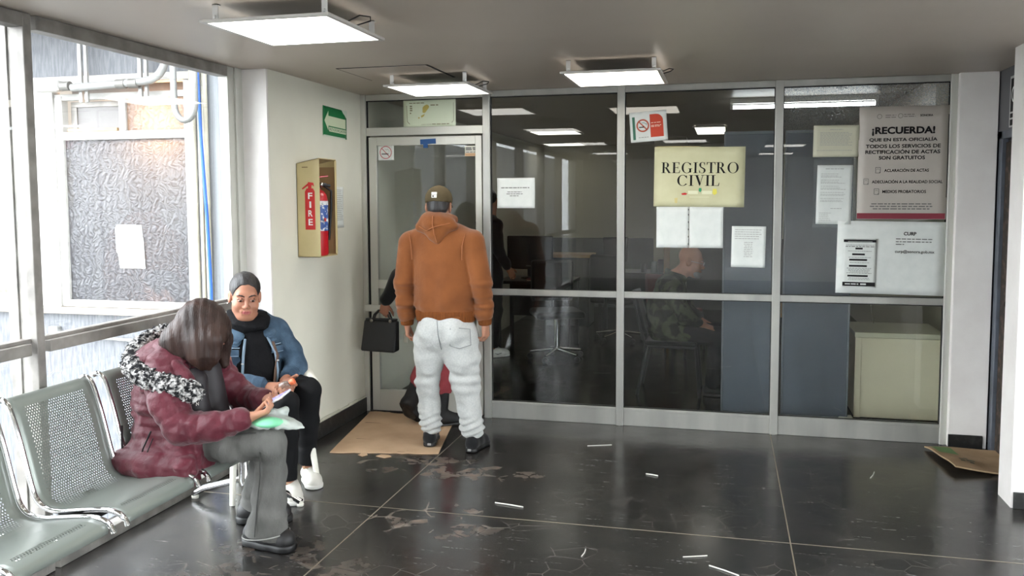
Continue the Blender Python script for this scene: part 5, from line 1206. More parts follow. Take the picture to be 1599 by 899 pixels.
v = Vol((-1.98, 4.98, .78), (-1.48, 5.4, .92), .005)
v.cap((-1.732, 5.20, .845), (-1.732, 5.20, .875), .196, .202, .02, flat=fy); v.plane((0, 0, .825), (0, 0, -1)); v.plane((0, 0, .895), (0, 0, 1)); v.mesh('waistband', rib_m, hd)
for a, b in (((-1.998, 5.207, .865), (-2.0, 5.213, .80)), ((-1.476, 5.207, .88), (-1.475, 5.213, .815))):
    v = Vol(np.minimum(a, b)-.07, np.maximum(a, b)+.07, .004); v.cap(a, b, .050, .042, .01); d = nrm(np.array(b)-a); v.plane(np.array(b)+d*.012, d); v.plane(np.array(a)-d*.012, -d); v.mesh('cuff', rib_m, hd)
# sweatpants
v = Vol((-2.0, 4.98, .05), (-1.42, 5.42, .92), .0055)
v.cap((-1.73, 5.20, .84), (-1.728, 5.195, .74), .170, .172, .05, flat=((0, 1, 0), .74))
v.ell((-1.80, 5.12, .75), (.09, .085, .1), None, .05); v.ell((-1.655, 5.12, .75), (.09, .085, .1), None, .05)
v.path([(-1.822, 5.19, .74), (-1.838, 5.19, .60), (-1.856, 5.195, .42), (-1.85, 5.21, .25), (-1.842, 5.205, .15), (-1.84, 5.21, .105)], [.108, .099, .076, .066, .064, .056], .03)
v.path([(-1.632, 5.19, .74), (-1.622, 5.19, .60), (-1.598, 5.19, .42), (-1.572, 5.19, .25), (-1.556, 5.175, .15), (-1.553, 5.18, .105)], [.112, .108, .086, .072, .070, .06], .03)
v.plane((0, 0, .085), (0, 0, -1))
def jf(P):
    an = np.exp(-((P[:, 2]-.15)/.055)**2); kn = np.exp(-((P[:, 2]-.46)/.11)**2); st = np.exp(-((P[:, 2]-.68)/.09)**2)
    ring = np.sin(P[:, 2]*150+3*np.sin(P[:, 0]*22)+2*np.sin(P[:, 1]*30))
    return an*.0095*ring+kn*folds(21, .007, 20, (.6, .6, 1.3))(P)+st*folds(23, .006, 18, (.7, .7, 1.2))(P)+folds(25, .003, 18, (.7, .7, 1.2))(P)
v.warp(jf)
jo = v.mesh('sweatpants', jog_m, man)
MB().tube([(-1.735, 5.035, .85), (-1.727, 5.03, .76), (-1.722, 5.06, .68), (-1.722, 5.10, .64)], .003, 6).build('seat_seam', pm('grey_seam', S(128, 130, 130), .9), jo)
MB().tube([(-1.60, 5.06, .80), (-1.54, 5.10, .79), (-1.535, 5.10, .69), (-1.60, 5.065, .67), (-1.655, 5.045, .69), (-1.65, 5.04, .80)], .0028, 6).build('back_pocket', pm('grey_seam2', S(136, 138, 138), .9), jo)
for hl, to in (((-1.832, 5.14, .006), (-1.905, 5.40, .006)), ((-1.548, 5.095, 0), (-1.52, 5.365, 0))):
    so, P, L = sneaker('shoe', hl, to, black_cl, black_rub, man)
    MB().box(-.012, .012, -.0015, .0015, -.008, .008).build('heel_tab', pm('pale_heel_tab', S(150, 150, 148), .6), so, loc=(0, 0, 0)) if False else None
    c = P(-.0035, 0, .022); MB().box(c[0]-.011, c[0]+.011, c[1]-.006, c[1]+.004, c[2]-.006, c[2]+.006, .001).build('heel_tab', pm('pale_heel_tab', S(150, 150, 148), .6), so)

# ================================================================ woman in the burgundy coat
puff = pm('burgundy_quilted_nylon', S(90, 30, 43), .5, spec=.3, col2=S(76, 23, 35), nscale=7, bump=.5, bscale=42, sheen=.15)
jean_g = pm('washed_grey_denim', S(114, 113, 110), .85, spec=.2, col2=S(80, 80, 77), nscale=9, stretch=(1, 1, .5), bump=.35, bscale=140, thresh=(.3, .7))
wom = thing('person', 'person seated in burgundy quilted coat and grey flared jeans, bent over a phone', 'person', (-2.35, 3.45, 0))
f, r, u = axes((.74, .12, -.66), (.6, .1, .8)); o = V3(-2.285, 3.415, 1.000)
RW, LW = V3(-2.005, 3.30, .655), V3(-2.045, 3.52, .685)
v = Vol((-2.66, 3.1, .03), (-1.78, 4.0, 1.2), .0045)
w1 = head(v, o, f, r, u, .96, True); v.cap(w1(-.03, 0, -.05), (-2.40, 3.42, .90), .05, .056, .03)
v.path([(-2.40, 3.42, .90), (-2.45, 3.43, .72), (-2.46, 3.43, .52)], [.08, .10, .11], .05)
v.path([(-2.40, 3.42, .86), (-2.39, 3.27, .82), (-2.28, 3.22, .62), RW], [.05, .045, .038, .025], .03)
v.path([(-2.40, 3.42, .86), (-2.37, 3.58, .82), (-2.22, 3.62, .65), LW], [.05, .045, .038, .025], .03)
v.path([(-2.42, 3.35, .51), (-1.94, 3.37, .535), (-2.03, 3.47, .09)], [.07, .045, .035], .03); v.path([(-2.42, 3.52, .51), (-2.08, 3.58, .53), (-2.24, 3.72, .09)], [.07, .045, .035], .03)
hand(v, RW, (.78, .58, .22), (-.25, .25, .93), (-.45, .75, .3), (.62, .68, .72, .78), .90, thumb=(.8, .25, .6))
hand(v, LW, (.80, -.42, .12), (-.25, -.1, .95), (.35, .6, .4), (.40, .5, .6, .66), .90, thumb=(.8, .1, .75), tcurl=.1)
v.mesh('body', skin_b, wom)
# hair: long, straight, falling forward over the face
hairb = pm('dark_brown_hair', S(34, 23, 20), .5, spec=.35, col2=S(58, 39, 32), nscale=26, stretch=(.5, .5, .12), bump=.5, bscale=70)
v = Vol((-2.62, 3.2, .74), (-2.05, 3.66, 1.2), .004)
W_ = lambda a, b, c: o+(f*a+r*b+u*c)
v.ell(W_(-.018, 0, .036), (.090, .110, .098), (r, f, u), .01)
zz = V3(0, 0, 1)
v.path([W_(-.06, .03, .03), V3(-2.385, 3.36, .96), V3(-2.36, 3.345, .91)], [.085, .075, .045], .04)
v.path([W_(-.06, -.03, .03), V3(-2.385, 3.47, .95), V3(-2.36, 3.5, .87)], [.085, .075, .045], .04)
v.path([W_(-.02, .062, .03), V3(-2.265, 3.325, .97), V3(-2.258, 3.325, .91), V3(-2.25, 3.335, .865)], [.062, .058, .05, .014], .035, flat=((0, 1, 0), .62))
v.path([W_(.05, .05, .05), V3(-2.205, 3.345, .985), V3(-2.212, 3.345, .91), V3(-2.222, 3.345, .86)], [.058, .046, .036, .010], .03, flat=((0, 1, 0), .7))
v.path([W_(.02, -.062, .03), V3(-2.265, 3.505, .95), V3(-2.25, 3.51, .84)], [.06, .05, .02], .03)
def hairf(P):
    ang = (P[:, 0]*1.0+P[:, 1]*.5); return .0013*np.sin(ang*640+4*np.sin(P[:, 2]*9)+3*np.sin(P[:, 0]*30))+.0016*np.sin(ang*150+3*np.sin(P[:, 2]*7))
v.warp(hairf)
v.mesh('hair', hairb, wom)
# coat
v = Vol((-2.74, 3.05, .33), (-1.93, 3.78, 1.03), .005)
qt = (.078, .016)
v.path([(-2.47, 3.43, .47), (-2.475, 3.43, .70), (-2.44, 3.42, .86)], [.168, .160, .135], .03, flat=((0, 1, 0), 1.16), quilt=None)
v.path([(-2.455, 3.36, .485), (-2.32, 3.34, .50)], [.145, .128], .04)
v.path([(-2.455, 3.50, .485), (-2.32, 3.52, .50)], [.145, .125], .04)
v.path([(-2.42, 3.28, .845), (-2.42, 3.42, .88), (-2.40, 3.57, .845)], [.085, .09, .085], .04)
v.path([(-2.56, 3.225, .44), (-2.42, 3.215, .425), (-2.27, 3.215, .43)], [.075, .085, .078], .04); v.plane((-2.215, 3.3, .5), (1, 0, -.05)); v.plane((0, 0, .345), (0, 0, -1), .02)
def coatf(P):
    m = np.clip((P[:, 2]-.60)/.05, 0, 1); m2 = 1-m
    a = P[:, 2]+.12*(P[:, 0]+2.45)+.01*np.sin(P[:, 1]*14)
    q = -.008*(np.abs(np.sin(PI*a/.050))**.5-.6)
    lo = -.008*(np.abs(np.sin(PI*(P[:, 2]-.60)/.10))**.5-.6)
    return m*q+m2*lo*.8+folds(31, .0042, 32, (.8, .8, 1.4))(P)
v.warp(coatf)
# sleeves joined on as one garment
v.path([(-2.41, 3.265, .835), (-2.345, 3.215, .72)], [.083, .078], .012, quilt=(.046, .006))
v.path([(-2.345, 3.215, .72), (-2.275, 3.205, .615)], [.078, .072], .02, quilt=(.046, .006, .02))
v.path([(-2.275, 3.205, .615), (-2.14, 3.235, .622), (-2.035, 3.285, .647)], [.073, .064, .05], .015, quilt=(.046, .005))
v.path([(-2.39, 3.58, .83), (-2.225, 3.625, .65)], [.08, .07], .015, quilt=(.046, .006)); v.path([(-2.225, 3.625, .65), (-2.07, 3.535, .68)], [.068, .048], .015, quilt=(.046, .005))
v.warp(lambda P: folds(33, .0036, 34)(P)*np.clip((P[:, 0]+2.42)/.1, 0, 1))
ct = v.mesh('coat', puff, wom)
# hood lying on the shoulders, with fur trim
v = Vol((-2.72, 3.12, .74), (-2.18, 3.72, 1.05), .005)
v.ell((-2.48, 3.41, .895), (.125, .165, .075), None, .03); v.path([(-2.40, 3.29, .875), (-2.30, 3.28, .80), (-2.255, 3.29, .745)], [.05, .042, .03], .03); v.path([(-2.52, 3.27, .85), (-2.60, 3.36, .86), (-2.61, 3.45, .88)], [.05, .055, .055], .03)
v.path([(-2.40, 3.52, .90), (-2.30, 3.56, .82)], [.055, .04], .03)
v.warp(folds(41, .006, 20)); v.ell((-2.36, 3.41, .98), (.085, .085, .10), None, .02, cut=True)
v.mesh('hood', puff, ct)
fur_p = smooth_path([(-2.235, 3.245, .765), (-2.31, 3.205, .795), (-2.41, 3.195, .825), (-2.51, 3.225, .855), (-2.575, 3.30, .895), (-2.60, 3.40, .935), (-2.565, 3.50, .965), (-2.48, 3.57, .965), (-2.40, 3.60, .94)], 4)
v = Vol((-2.72, 3.10, .66), (-2.14, 3.72, 1.08), .004)
for i in range(len(fur_p)-1): v.cap(fur_p[i], fur_p[i+1], .040, .040, .02)
v.warp(lambda P: folds(51, .005, 150, n=7)(P)+folds(52, .004, 70)(P))
furm = pm('mottled_grey_fur', S(40, 40, 42), .95, spec=.1, col2=S(196, 194, 192), nscale=46, thresh=(.44, .62), detail=2, bump=.8, bscale=120)
fo = v.mesh('fur_trim', furm, ct, 0)
rr = np.random.RandomState(4); mbs = [MB(), MB()]
for i in range(950):
    j = rr.randint(len(fur_p)-1); p = np.array(fur_p[j])+(np.array(fur_p[j+1])-np.array(fur_p[j]))*rr.rand(); d = nrm(rr.randn(3)); b = p+d*.037; t = nrm(np.cross(d, rr.randn(3)))
    q = [b, b+d*.007+t*.006, b+d*.010+t*.014, b+d*.006+t*.021]; mbs[i % 2].tube(q, [.0024, .0026, .0022, .0010], 5)
mbs[0].build('fur_tufts', pm('dark_fur', S(44, 44, 46), .95), fo)['kind'] = 'stuff'; mbs[1].build('fur_tufts', pm('pale_fur', S(186, 184, 182), .95), fo)['kind'] = 'stuff'
blk = pm('black_lining', S(28, 22, 26), .6)
v = Vol((-2.42, 3.12, .46), (-2.12, 3.66, .90), .005)
v.path([(-2.285, 3.33, .80), (-2.285, 3.325, .66), (-2.26, 3.33, .58)], [.055, .06, .05], .03, flat=((0, 1, 0), .9)); v.path([(-2.30, 3.45, .82), (-2.28, 3.46, .62)], [.06, .07], .03)
v.mesh('open_front', blk, ct)
text('N', (-2.232, 3.262, .712), .012, .016, (nrm((.9, -.35, 0)) if False else Vector((.5, .86, 0)).normalized(), Vector((0, 0, 1)), Vector((.86, -.5, 0)).normalized()), pm('pale_stitch', S(200, 196, 190), .7), ct, 'stitched_mark', .01, .0)
MB().tube([(-2.41, 3.18, .60), (-2.45, 3.175, .52), (-2.475, 3.185, .455)], .004, 6).tube([(-2.40, 3.18, .57), (-2.425, 3.172, .51), (-2.44, 3.175, .46)], .0025, 6).build('pocket_zip', blk, ct)
MB().tube([(-2.60, 3.235, .60), (-2.585, 3.215, .50), (-2.565, 3.20, .42), (-2.56, 3.195, .385)], .008, 6, flat=.4).build('belt_tie', blk, ct)
for a, b, rad in ((V3(-2.045, 3.285, .645), RW, .036), (V3(-2.08, 3.535, .68), LW, .034)):
    v = Vol(np.minimum(a, b)-.06, np.maximum(a, b)+.06, .004); v.cap(a, b, rad+.007, rad, .01); d = nrm(b-a); v.plane(b+d*.004, d); v.mesh('cuff', pm('dark_burgundy_cuff', S(70, 24, 36), .6), ct)
# jeans and boots
v = Vol((-2.50, 3.2, .02), (-1.80, 4.0, .66), .005)
v.path([(-2.40, 3.36, .505), (-2.15, 3.355, .52), (-1.955, 3.37, .528)], [.088, .086, .074], .02); v.path([(-1.95, 3.37, .525), (-1.975, 3.42, .38), (-2.01, 3.455, .22), (-2.035, 3.475, .06)], [.076, .070, .080, .102], .02, flat=((0, 1, 0), .8))
v.path([(-2.40, 3.52, .505), (-2.08, 3.58, .525)], [.088, .07], .02); v.path([(-2.075, 3.58, .52), (-2.16, 3.66, .30), (-2.235, 3.73, .08)], [.072, .066, .088], .02, flat=((0, 1, 0), .8))
v.plane((-2.03, 3.47, .055), (-.12, 0, -1))
def jnf(P):
    kn = near((-2.0, 3.36, .50), .10)(P)+near((-2.1, 3.33, .47), .12)(P); an = np.exp(-((P[:, 2]-.16)/.10)**2)
    return folds(61, .002, 20)(P)+kn*folds(62, .005, 24, (1.5, 1, 1))(P)+an*folds(63, .005, 20, (.8, .8, 1.2))(P)
v.warp(jnf)
je = v.mesh('flared_jeans', jean_g, wom)
stc = pm('grey_stitch', S(150, 150, 146), .8)
def on_hem(z, n=22): return [(-2.04+.112*math.cos(a), 3.475+.09*math.sin(a), z+.014*math.cos(a)) for a in [2*PI*i/n for i in range(n)]]
MB().tube(on_hem(.068), .003, 5, closed=True).build('hem_stitch', stc, je)
MB().tube([(-1.955, 3.294, .505), (-1.985, 3.345, .38), (-2.03, 3.385, .22), (-2.05, 3.392, .08)], .003, 6).tube([(-2.2, 3.275, .55), (-2.08, 3.282, .575), (-1.98, 3.31, .585)], .003, 6).build('side_seam', pm('dark_seam', S(66, 66, 64), .9), je)
for hl, to in (((-2.165, 3.505, 0), (-1.885, 3.455, 0)), ((-2.345, 3.725, 0), (-2.08, 3.80, 0))):
    v = Vol(np.minimum(hl, to)-.09, np.maximum(hl, to)+.12, .0045); h = np.array(hl); t = np.array(to); d = nrm(t-h); L = np.linalg.norm(t-h)
    v.path([h+d*.05+V3(0, 0, .055), h+d*(L*.5)+V3(0, 0, .06), h+d*(L-.055)+V3(0, 0, .05)], [.05, .05, .048], .03); v.cap(h+d*.07+V3(0, 0, .07), h+d*.08+V3(0, 0, .13), .047, .045, .02); v.plane((0, 0, .03), (0, 0, -1))
    bo = v.mesh('boot', pm('black_boot_leather', S(26, 25, 26), .55, bump=.1, bscale=60), wom)
    v = Vol(np.minimum(hl, to)-.09, np.maximum(hl, to)+.09, .0045); v.path([h+d*.05+V3(0, 0, .02), h+d*(L*.5)+V3(0, 0, .02), h+d*(L-.055)+V3(0, 0, .02)], [.056, .05, .055], .03); v.plane((0, 0, .036), (0, 0, 1)); v.plane((0, 0, .001), (0, 0, -1)); v.mesh('sole', black_rub, bo)
# phone held in her hands
pc = V3(-1.935, 3.41, .715); pd = nrm((.84, -.30, .44)); pnm = nrm((-.46, -.22, .86)); pnm = nrm(pnm-pd*np.dot(pnm, pd)); ps = np.cross(pnm, pd)
t = thing('phone', 'phone with lit lilac screen held by the person in the burgundy coat', 'phone', tuple(pc))
def slab(mb, c, hx, hy, hz, bev=.003):
    Rm = Matrix((Vector(pd), Vector(ps), Vector(pnm))).transposed(); c = Vector(c); return mb.box(c.x-hx, c.x+hx, c.y-hy, c.y+hy, c.z-hz, c.z+hz, bev, rot=Rm, piv=c)
slab(MB(), pc, .075, .036, .0042).build('case', pm('pale_phone_case', S(206, 206, 214), .4), t)
sm_, N_, L_, b_ = newmat('lit_phone_screen'); tc_ = N_.new('ShaderNodeTexCoord'); ns_ = N_.new('ShaderNodeTexNoise'); ns_.inputs['Scale'].default_value = 70; L_.new(tc_.outputs['Object'], ns_.inputs['Vector'])
rp_ = N_.new('ShaderNodeValToRGB'); rp_.color_ramp.elements[0].position = .45; rp_.color_ramp.elements[1].position = .6; rp_.color_ramp.elements[0].color = S(128, 136, 196); rp_.color_ramp.elements[1].color = S(186, 192, 232); L_.new(ns_.outputs[0], rp_.inputs[0]); L_.new(rp_.outputs[0], b_.inputs['Emission Color']); b_.inputs['Emission Strength'].default_value = .55; b_.inputs['Base Color'].default_value = (.02, .02, .03, 1); b_.inputs['Roughness'].default_value = .15
slab(MB(), pc+pnm*.0046, .070, .033, .0004, 0).build('screen', sm_, t)
# translucent bag with green inside on her lap
t = thing('plastic_bag', 'crumpled translucent plastic bag with pale green contents on the lap', 'bag', (-1.92, 3.40, .60))
film = pm('translucent_film', S(222, 230, 224), .3, alpha=.48, bump=.8, bscale=45)
v = Vol((-2.14, 3.2, .55), (-1.70, 3.62, .74), .004)
v.path([(-2.06, 3.36, .612), (-1.96, 3.38, .622), (-1.89, 3.39, .612)], [.05, .075, .055], .03, flat=((0, 0, 1), .30)); v.path([(-1.92, 3.39, .62), (-1.85, 3.385, .608), (-1.82, 3.38, .600)], [.05, .035, .012], .03, flat=((0, 0, 1), .3))
v.path([(-1.95, 3.44, .64), (-1.92, 3.46, .655)], [.03, .015], .02)
v.warp(folds(71, .005, 34)); v.mesh('film', film, t)
v = Vol((-2.08, 3.26, .58), (-1.80, 3.52, .68), .004); v.path([(-2.02, 3.34, .622), (-1.93, 3.34, .628), (-1.90, 3.37, .62)], [.045, .052, .04], .02, flat=((0, 0, 1), .36)); v.mesh('contents', pm('mint_green_paper', S(120, 200, 156), .6), t)
# ================================================================ woman in the denim jacket
denim = pm('blue_denim', S(44, 62, 80), .8, spec=.25, col2=S(74, 95, 114), nscale=11, bump=.4, bscale=150, thresh=(.35, .7))
den_d = pm('denim_seam', S(44, 64, 84), .85); den_l = pm('worn_denim_edge', S(126, 146, 164), .85)
blk_k = pm('black_knit', S(20, 20, 22), .9, spec=.15, bump=.4, bscale=120)
den = thing('person', 'person seated in blue denim jacket and black leggings, holding a small bottle', 'person', (-2.45, 4.25, 0))
f, r, u = axes((.585, -.80, -.14), (.10, -.06, .99)); o = V3(-2.565, 4.215, 1.072)
RW, LW = V3(-2.335, 4.02, .615), V3(-2.34, 4.23, .60)
v = Vol((-2.86, 3.86, .03), (-2.08, 4.62, 1.25), .0036)
w2 = head(v, o, f, r, u, 1.0, True); v.cap(w2(-.03, 0, -.05), (-2.585, 4.26, .90), .05, .06, .03)
v.path([(-2.585, 4.26, .90), (-2.59, 4.27, .72), (-2.60, 4.28, .52)], [.08, .10, .10], .05)
v.path([(-2.59, 4.26, .86), (-2.69, 4.15, .83), (-2.54, 3.99, .645), RW], [.05, .045, .036, .025], .03); v.path([(-2.59, 4.26, .86), (-2.48, 4.37, .86), (-2.35, 4.37, .665), LW], [.05, .045, .036, .025], .03)
v.path([(-2.6, 4.2, .52), (-2.235, 4.04, .53), (-2.25, 4.08, .10)], [.06, .04, .03], .03); v.path([(-2.56, 4.36, .52), (-2.21, 4.26, .55), (-2.275, 4.34, .10)], [.06, .04, .03], .03)
hand(v, RW, (.93, .22, .02), (.05, .45, -.85), (.25, .75, .55), (.42, .5, .55, .6), .95, thumb=(.8, .35, .25))
hand(v, LW, (.75, -.62, -.22), (-.35, -.55, .7), (.45, .4, .6), (.35, .4, .45, .5), .95)
v.mesh('body', skin_a, den)
face_parts(w2, f, r, u, den, 1.0, iris_m, brow_m, lip_m, eye_w)
v = Vol(o-.16, o+.17, .0036)
v.ell(w2(-.022, 0, .042), (.083, .102, .090), (r, f, u), .01); v.ell(w2(-.085, 0, -.02), (.055, .045, .05), (r, f, u), .03); v.ell(w2(-.135, 0, -.01), (.036, .034, .036), (r, f, u), .015)
v.ell(w2(.104, 0, -.014), (.088, .096, .098), (r, f, u), .010, cut=True); v.ell(w2(.10, 0, -.09), (.085, .10, .10), (r, f, u), .010, cut=True); v.plane(w2(-.0, 0, -.05), -u*.9+f*.5); 
for s_ in (-1, 1): v.ell(w2(-.008, s_*.088, -.014), (.030, .030, .040), (r, f, u), .01, cut=True)
def hair2(P):
    q = P-o; a = q@r; b = q@f; c = q@u; return .0007*np.sin(a*700+6*np.sin(b*18)+c*60)+.0008*np.sin(a*170+b*50)
v.warp(hair2); v.mesh('hair', hair_bl, den)
MB().lathe([(0, -.004), (.004, -.003), (.0045, 0), (.004, .003), (0, .004)], w2(-.004, .089, -.042), 10).build('earring', chrome, den)
# black top, snood, leggings
F2 = nrm((.74, -.67, 0)); R2 = nrm(np.cross(F2, (0, 0, 1))); B2 = lambda a, b, z: V3(-2.585, 4.265, 0)+F2*a+R2*b+V3(0, 0, z)
fl = (F2, .68)
v = Vol((-2.86, 3.9, .42), (-2.25, 4.6, 1.0), .0055)
v.path([B2(.01, 0, .53), B2(.02, 0, .70), B2(.0, 0, .84)], [.165, .165, .15], .04, flat=fl)
v.path([B2(.05, -.02, .52), B2(.062, -.02, .66), B2(.048, -.018, .80), B2(.03, -.005, .86)], [.115, .112, .095, .07], .03, flat=(F2, .88))
v.warp(folds(81, .003, 26)); v.mesh('black_top', blk_k, den)
v = Vol((-2.76, 4.0, .80), (-2.36, 4.46, 1.08), .0045)
for i in range(14):
    g = lambda a: B2(.015+.078*math.cos(a), .086*math.sin(a), .932-.028*math.cos(a)); v.cap(g(2*PI*i/14), g(2*PI*(i+1)/14), .034, .034, .02)
v.cap(B2(.03, 0, .90), B2(.05, 0, .86), .085, .06, .03, flat=fl)
v.warp(lambda P: folds(83, .006, 22, (1, 1, 2))(P)); v.mesh('snood', blk_k, den)
v = Vol((-2.75, 3.92, .05), (-2.08, 4.56, .68), .005)
v.cap(B2(-.02, -.06, .52), B2(-.02, .06, .52), .125, .125, .04)
v.path([(-2.60, 4.19, .52), (-2.40, 4.11, .545), (-2.235, 4.04, .535)], [.092, .085, .066], .02); v.path([(-2.235, 4.04, .53), (-2.238, 4.06, .36), (-2.25, 4.08, .12)], [.064, .056, .043], .02)
v.path([(-2.56, 4.36, .52), (-2.38, 4.32, .55), (-2.215, 4.26, .555)], [.092, .087, .068], .02); v.path([(-2.212, 4.258, .55), (-2.24, 4.29, .37), (-2.275, 4.34, .13)], [.066, .06, .045], .02)
v.warp(lambda P: folds(85, .0025, 30)(P)+near((-2.26, 4.3, .16), .12)(P)*folds(86, .003, 34, (.6, .6, 1.4))(P)); v.plane((0, 0, .105), (0, 0, -1)); v.mesh('leggings', pm('black_leggings', S(16, 16, 18), .8, spec=.2), den)
# jacket
v = Vol((-2.92, 3.84, .46), (-2.2, 4.64, 1.02), .0048)
v.path([B2(-.01, 0, .56), B2(.0, 0, .70), B2(-.015, 0, .83)], [.186, .186, .172], .04, flat=fl)
v.path([(-2.70, 4.145, .835), B2(-.02, 0, .885), (-2.475, 4.375, .865)], [.070, .075, .070], .04)
v.path([(-2.70, 4.14, .83), (-2.645, 4.05, .73), (-2.545, 3.985, .645), (-2.45, 3.995, .628), (-2.375, 4.012, .62)], [.070, .066, .062, .056, .050], .02)
v.path([(-2.475, 4.375, .86), (-2.40, 4.385, .76), (-2.345, 4.37, .665), (-2.345, 4.30, .625)], [.070, .064, .060, .052], .02)
def djf(P):
    e = near((-2.54, 4.0, .66), .14)(P)+near((-2.37, 4.37, .69), .13)(P)
    return folds(91, .003, 18)(P)+e*folds(92, .0055, 24, (1, 1, 1.4))(P)
v.warp(djf)
# the front hangs open over the black top
v.path([B2(.16, -.022, .50), B2(.175, -.02, .66), B2(.155, -.012, .80), B2(.12, 0, .92)], [.078, .074, .058, .062], .012, cut=True)
v.ell(B2(.01, 0, .98), (.085, .085, .075), None, .012, cut=True)
dj = v.mesh('denim_jacket', denim, den)
def strip(name, pts, wd, th, m):
    MB().tube(pts, wd, 8, flat=th).build(name, m, dj)
for s_ in (-1, 1):
    off = -.02
    v = Vol((-2.86, 4.0, .78), (-2.35, 4.5, 1.0), .004)
    v.path([B2(-.06, s_*.075, .935), B2(.04, s_*.098, .905), B2(.10, s_*.090, .865), B2(.115, s_*.105, .83)], [.028, .032, .034, .020], .02, flat=(nrm(F2*.6+V3(0, 0, .8)), .35)); v.mesh('collar', denim, dj)
    strip('placket', [B2(.118, s_*.062+off*.6, .845), B2(.140, s_*.088+off, .76), B2(.146, s_*.098+off, .66), B2(.142, s_*.094+off, .56)], .011, .5, den_l)
    MB().lathe([(0, .004), (.006, .003), (.0075, 0), (.0065, -.003), (0, -.003)], B2(.150, s_*.098+off, .715), 12).build('button', steel_br, dj)
    c = B2(.118, s_*.128, .775); Rm = Matrix((Vector(R2), Vector(F2), Vector((0, 0, 1)))).transposed() @ Matrix.Rotation(s_*-.45, 3, 'Z')
    MB().box(c[0]-.042, c[0]+.042, c[1]-.005, c[1]+.005, c[2]-.017, c[2]+.017, .004, rot=Rm).build('pocket_flap', denim, dj)
    MB().box(c[0]-.040, c[0]+.040, c[1]-.0065, c[1]+.003, c[2]-.0185, c[2]-.0155, rot=Rm).build('flap_stitch', den_l, dj)
    strip('yoke_seam', [B2(.085, s_*.165, .80), B2(.118, s_*.125, .802), B2(.132, s_*.085, .80)], .0028, 1, den_l)
    strip('front_seam', [B2(.118, s_*.135, .755), B2(.128, s_*.135, .66), B2(.124, s_*.128, .56)], .0026, 1, den_d)
for a, b, r_ in ((V3(-2.40, 4.005, .624), V3(-2.352, 4.017, .618), .050), (V3(-2.345, 4.315, .632), V3(-2.343, 4.265, .612), .050)):
    v = Vol(np.minimum(a, b)-.08, np.maximum(a, b)+.08, .004); v.cap(a, b, r_+.004, r_, .01); d = nrm(b-a); v.plane(b+d*.004, d); v.plane(a-d*.004, -d); v.mesh('cuff', denim, dj)
MB().tube([(-2.425, 4.255, .82), (-2.40, 4.26, .74), (-2.405, 4.24, .66), (-2.40, 4.22, .60)], .013, 8, flat=.35).build('bag_strap', pm('brown_leather_strap', S(88, 66, 52), .6), den)
for hl, to in (((-2.315, 4.395, 0), (-2.165, 4.245, 0)), ((-2.285, 4.15, 0), (-2.155, 3.985, 0))):
    so, P, L = sneaker('shoe', hl, to, pm('white_shoe_leather', S(204, 202, 195), .5, col2=S(190, 187, 178), nscale=12), pm('white_rubber_sole', S(196, 194, 188), .6), den, .041)
    laces(so, P, L, .041, pm('cream_laces', S(176, 168, 138), .8))
# small bottle with orange cap in her hand
bc, bd = V3(-2.262, 4.045, .612), nrm((.72, .12, .40)); sd = nrm(np.cross(bd, (0, 0, 1))); s2 = np.cross(bd, sd)
t = thing('bottle', 'small clear bottle with orange cap held by the person in the denim jacket', 'bottle', tuple(bc))
def blathe(prof_, m, name):
    n = 20; vs = [bc+bd*h+sd*(rr_*math.cos(2*PI*j/n))+s2*(rr_*math.sin(2*PI*j/n)) for rr_, h in prof_ for j in range(n)]
    MB().add(vs, [(i*n+j, i*n+(j+1) % n, (i+1)*n+(j+1) % n, (i+1)*n+j) for i in range(len(prof_)-1) for j in range(n)], True).build(name, m, t)
clear = pm('clear_plastic', S(226, 220, 216), .08, trans=.85, spec=.5)
blathe([(.001, -.075), (.024, -.074), (.027, -.065), (.027, -.01), (.028, .0), (.027, .012), (.024, .03), (.016, .048), (.013, .054), (.013, .058)], clear, 'vessel')
blathe([(.001, .082), (.014, .081), (.0165, .078), (.0165, .056), (.014, .055)], pm('orange_cap', S(232, 118, 78), .45), 'cap')

# ================================================================ person with the handbag at the door
ent = thing('person', 'person in black top and red striped trousers at the door, carrying a handbag', 'person', (-2.0, 5.68, 0))
f, r, u = axes((0, 1, -.05)); o = V3(-1.925, 5.65, 1.45); hw = V3(-2.352, 5.70, .868)
v = Vol((-2.5, 5.45, .06), (-1.70, 5.90, 1.62), .006)
w = head(v, o, f, r, u, .95, True); v.cap(w(-.02, 0, -.06), (-1.925, 5.65, 1.30), .05, .055, .03)
v.path([(-1.925, 5.65, 1.30), (-1.935, 5.66, 1.1), (-1.94, 5.66, .8)], [.07, .10, .10], .05)
v.path([(-1.925, 5.65, 1.27), (-2.07, 5.66, 1.25), (-2.235, 5.68, 1.06), hw], [.05, .045, .036, .025], .03); v.path([(-1.925, 5.65, 1.27), (-1.80, 5.66, 1.25), (-1.79, 5.72, 1.02), (-1.84, 5.84, .95)], [.05, .045, .036, .025], .03)
v.path([(-1.98, 5.66, .8), (-2.03, 5.68, .45), (-2.14, 5.66, .16)], [.08, .05, .035], .03); v.path([(-1.88, 5.66, .8), (-1.91, 5.68, .45), (-1.93, 5.68, .09)], [.08, .05, .035], .03)
hand(v, hw, (-.18, .05, -1), (.1, .95, 0), (1, -.1, -.1), (.75, .8, .85, .85), .95, thumb=(.6, .5, .45))
hand(v, (-1.84, 5.84, .95), (-.3, .5, .3), (-.6, -.3, .3), (0, -.3, .9), (.4, .4, .4, .4), .9)
v.mesh('body', skin_a, ent)
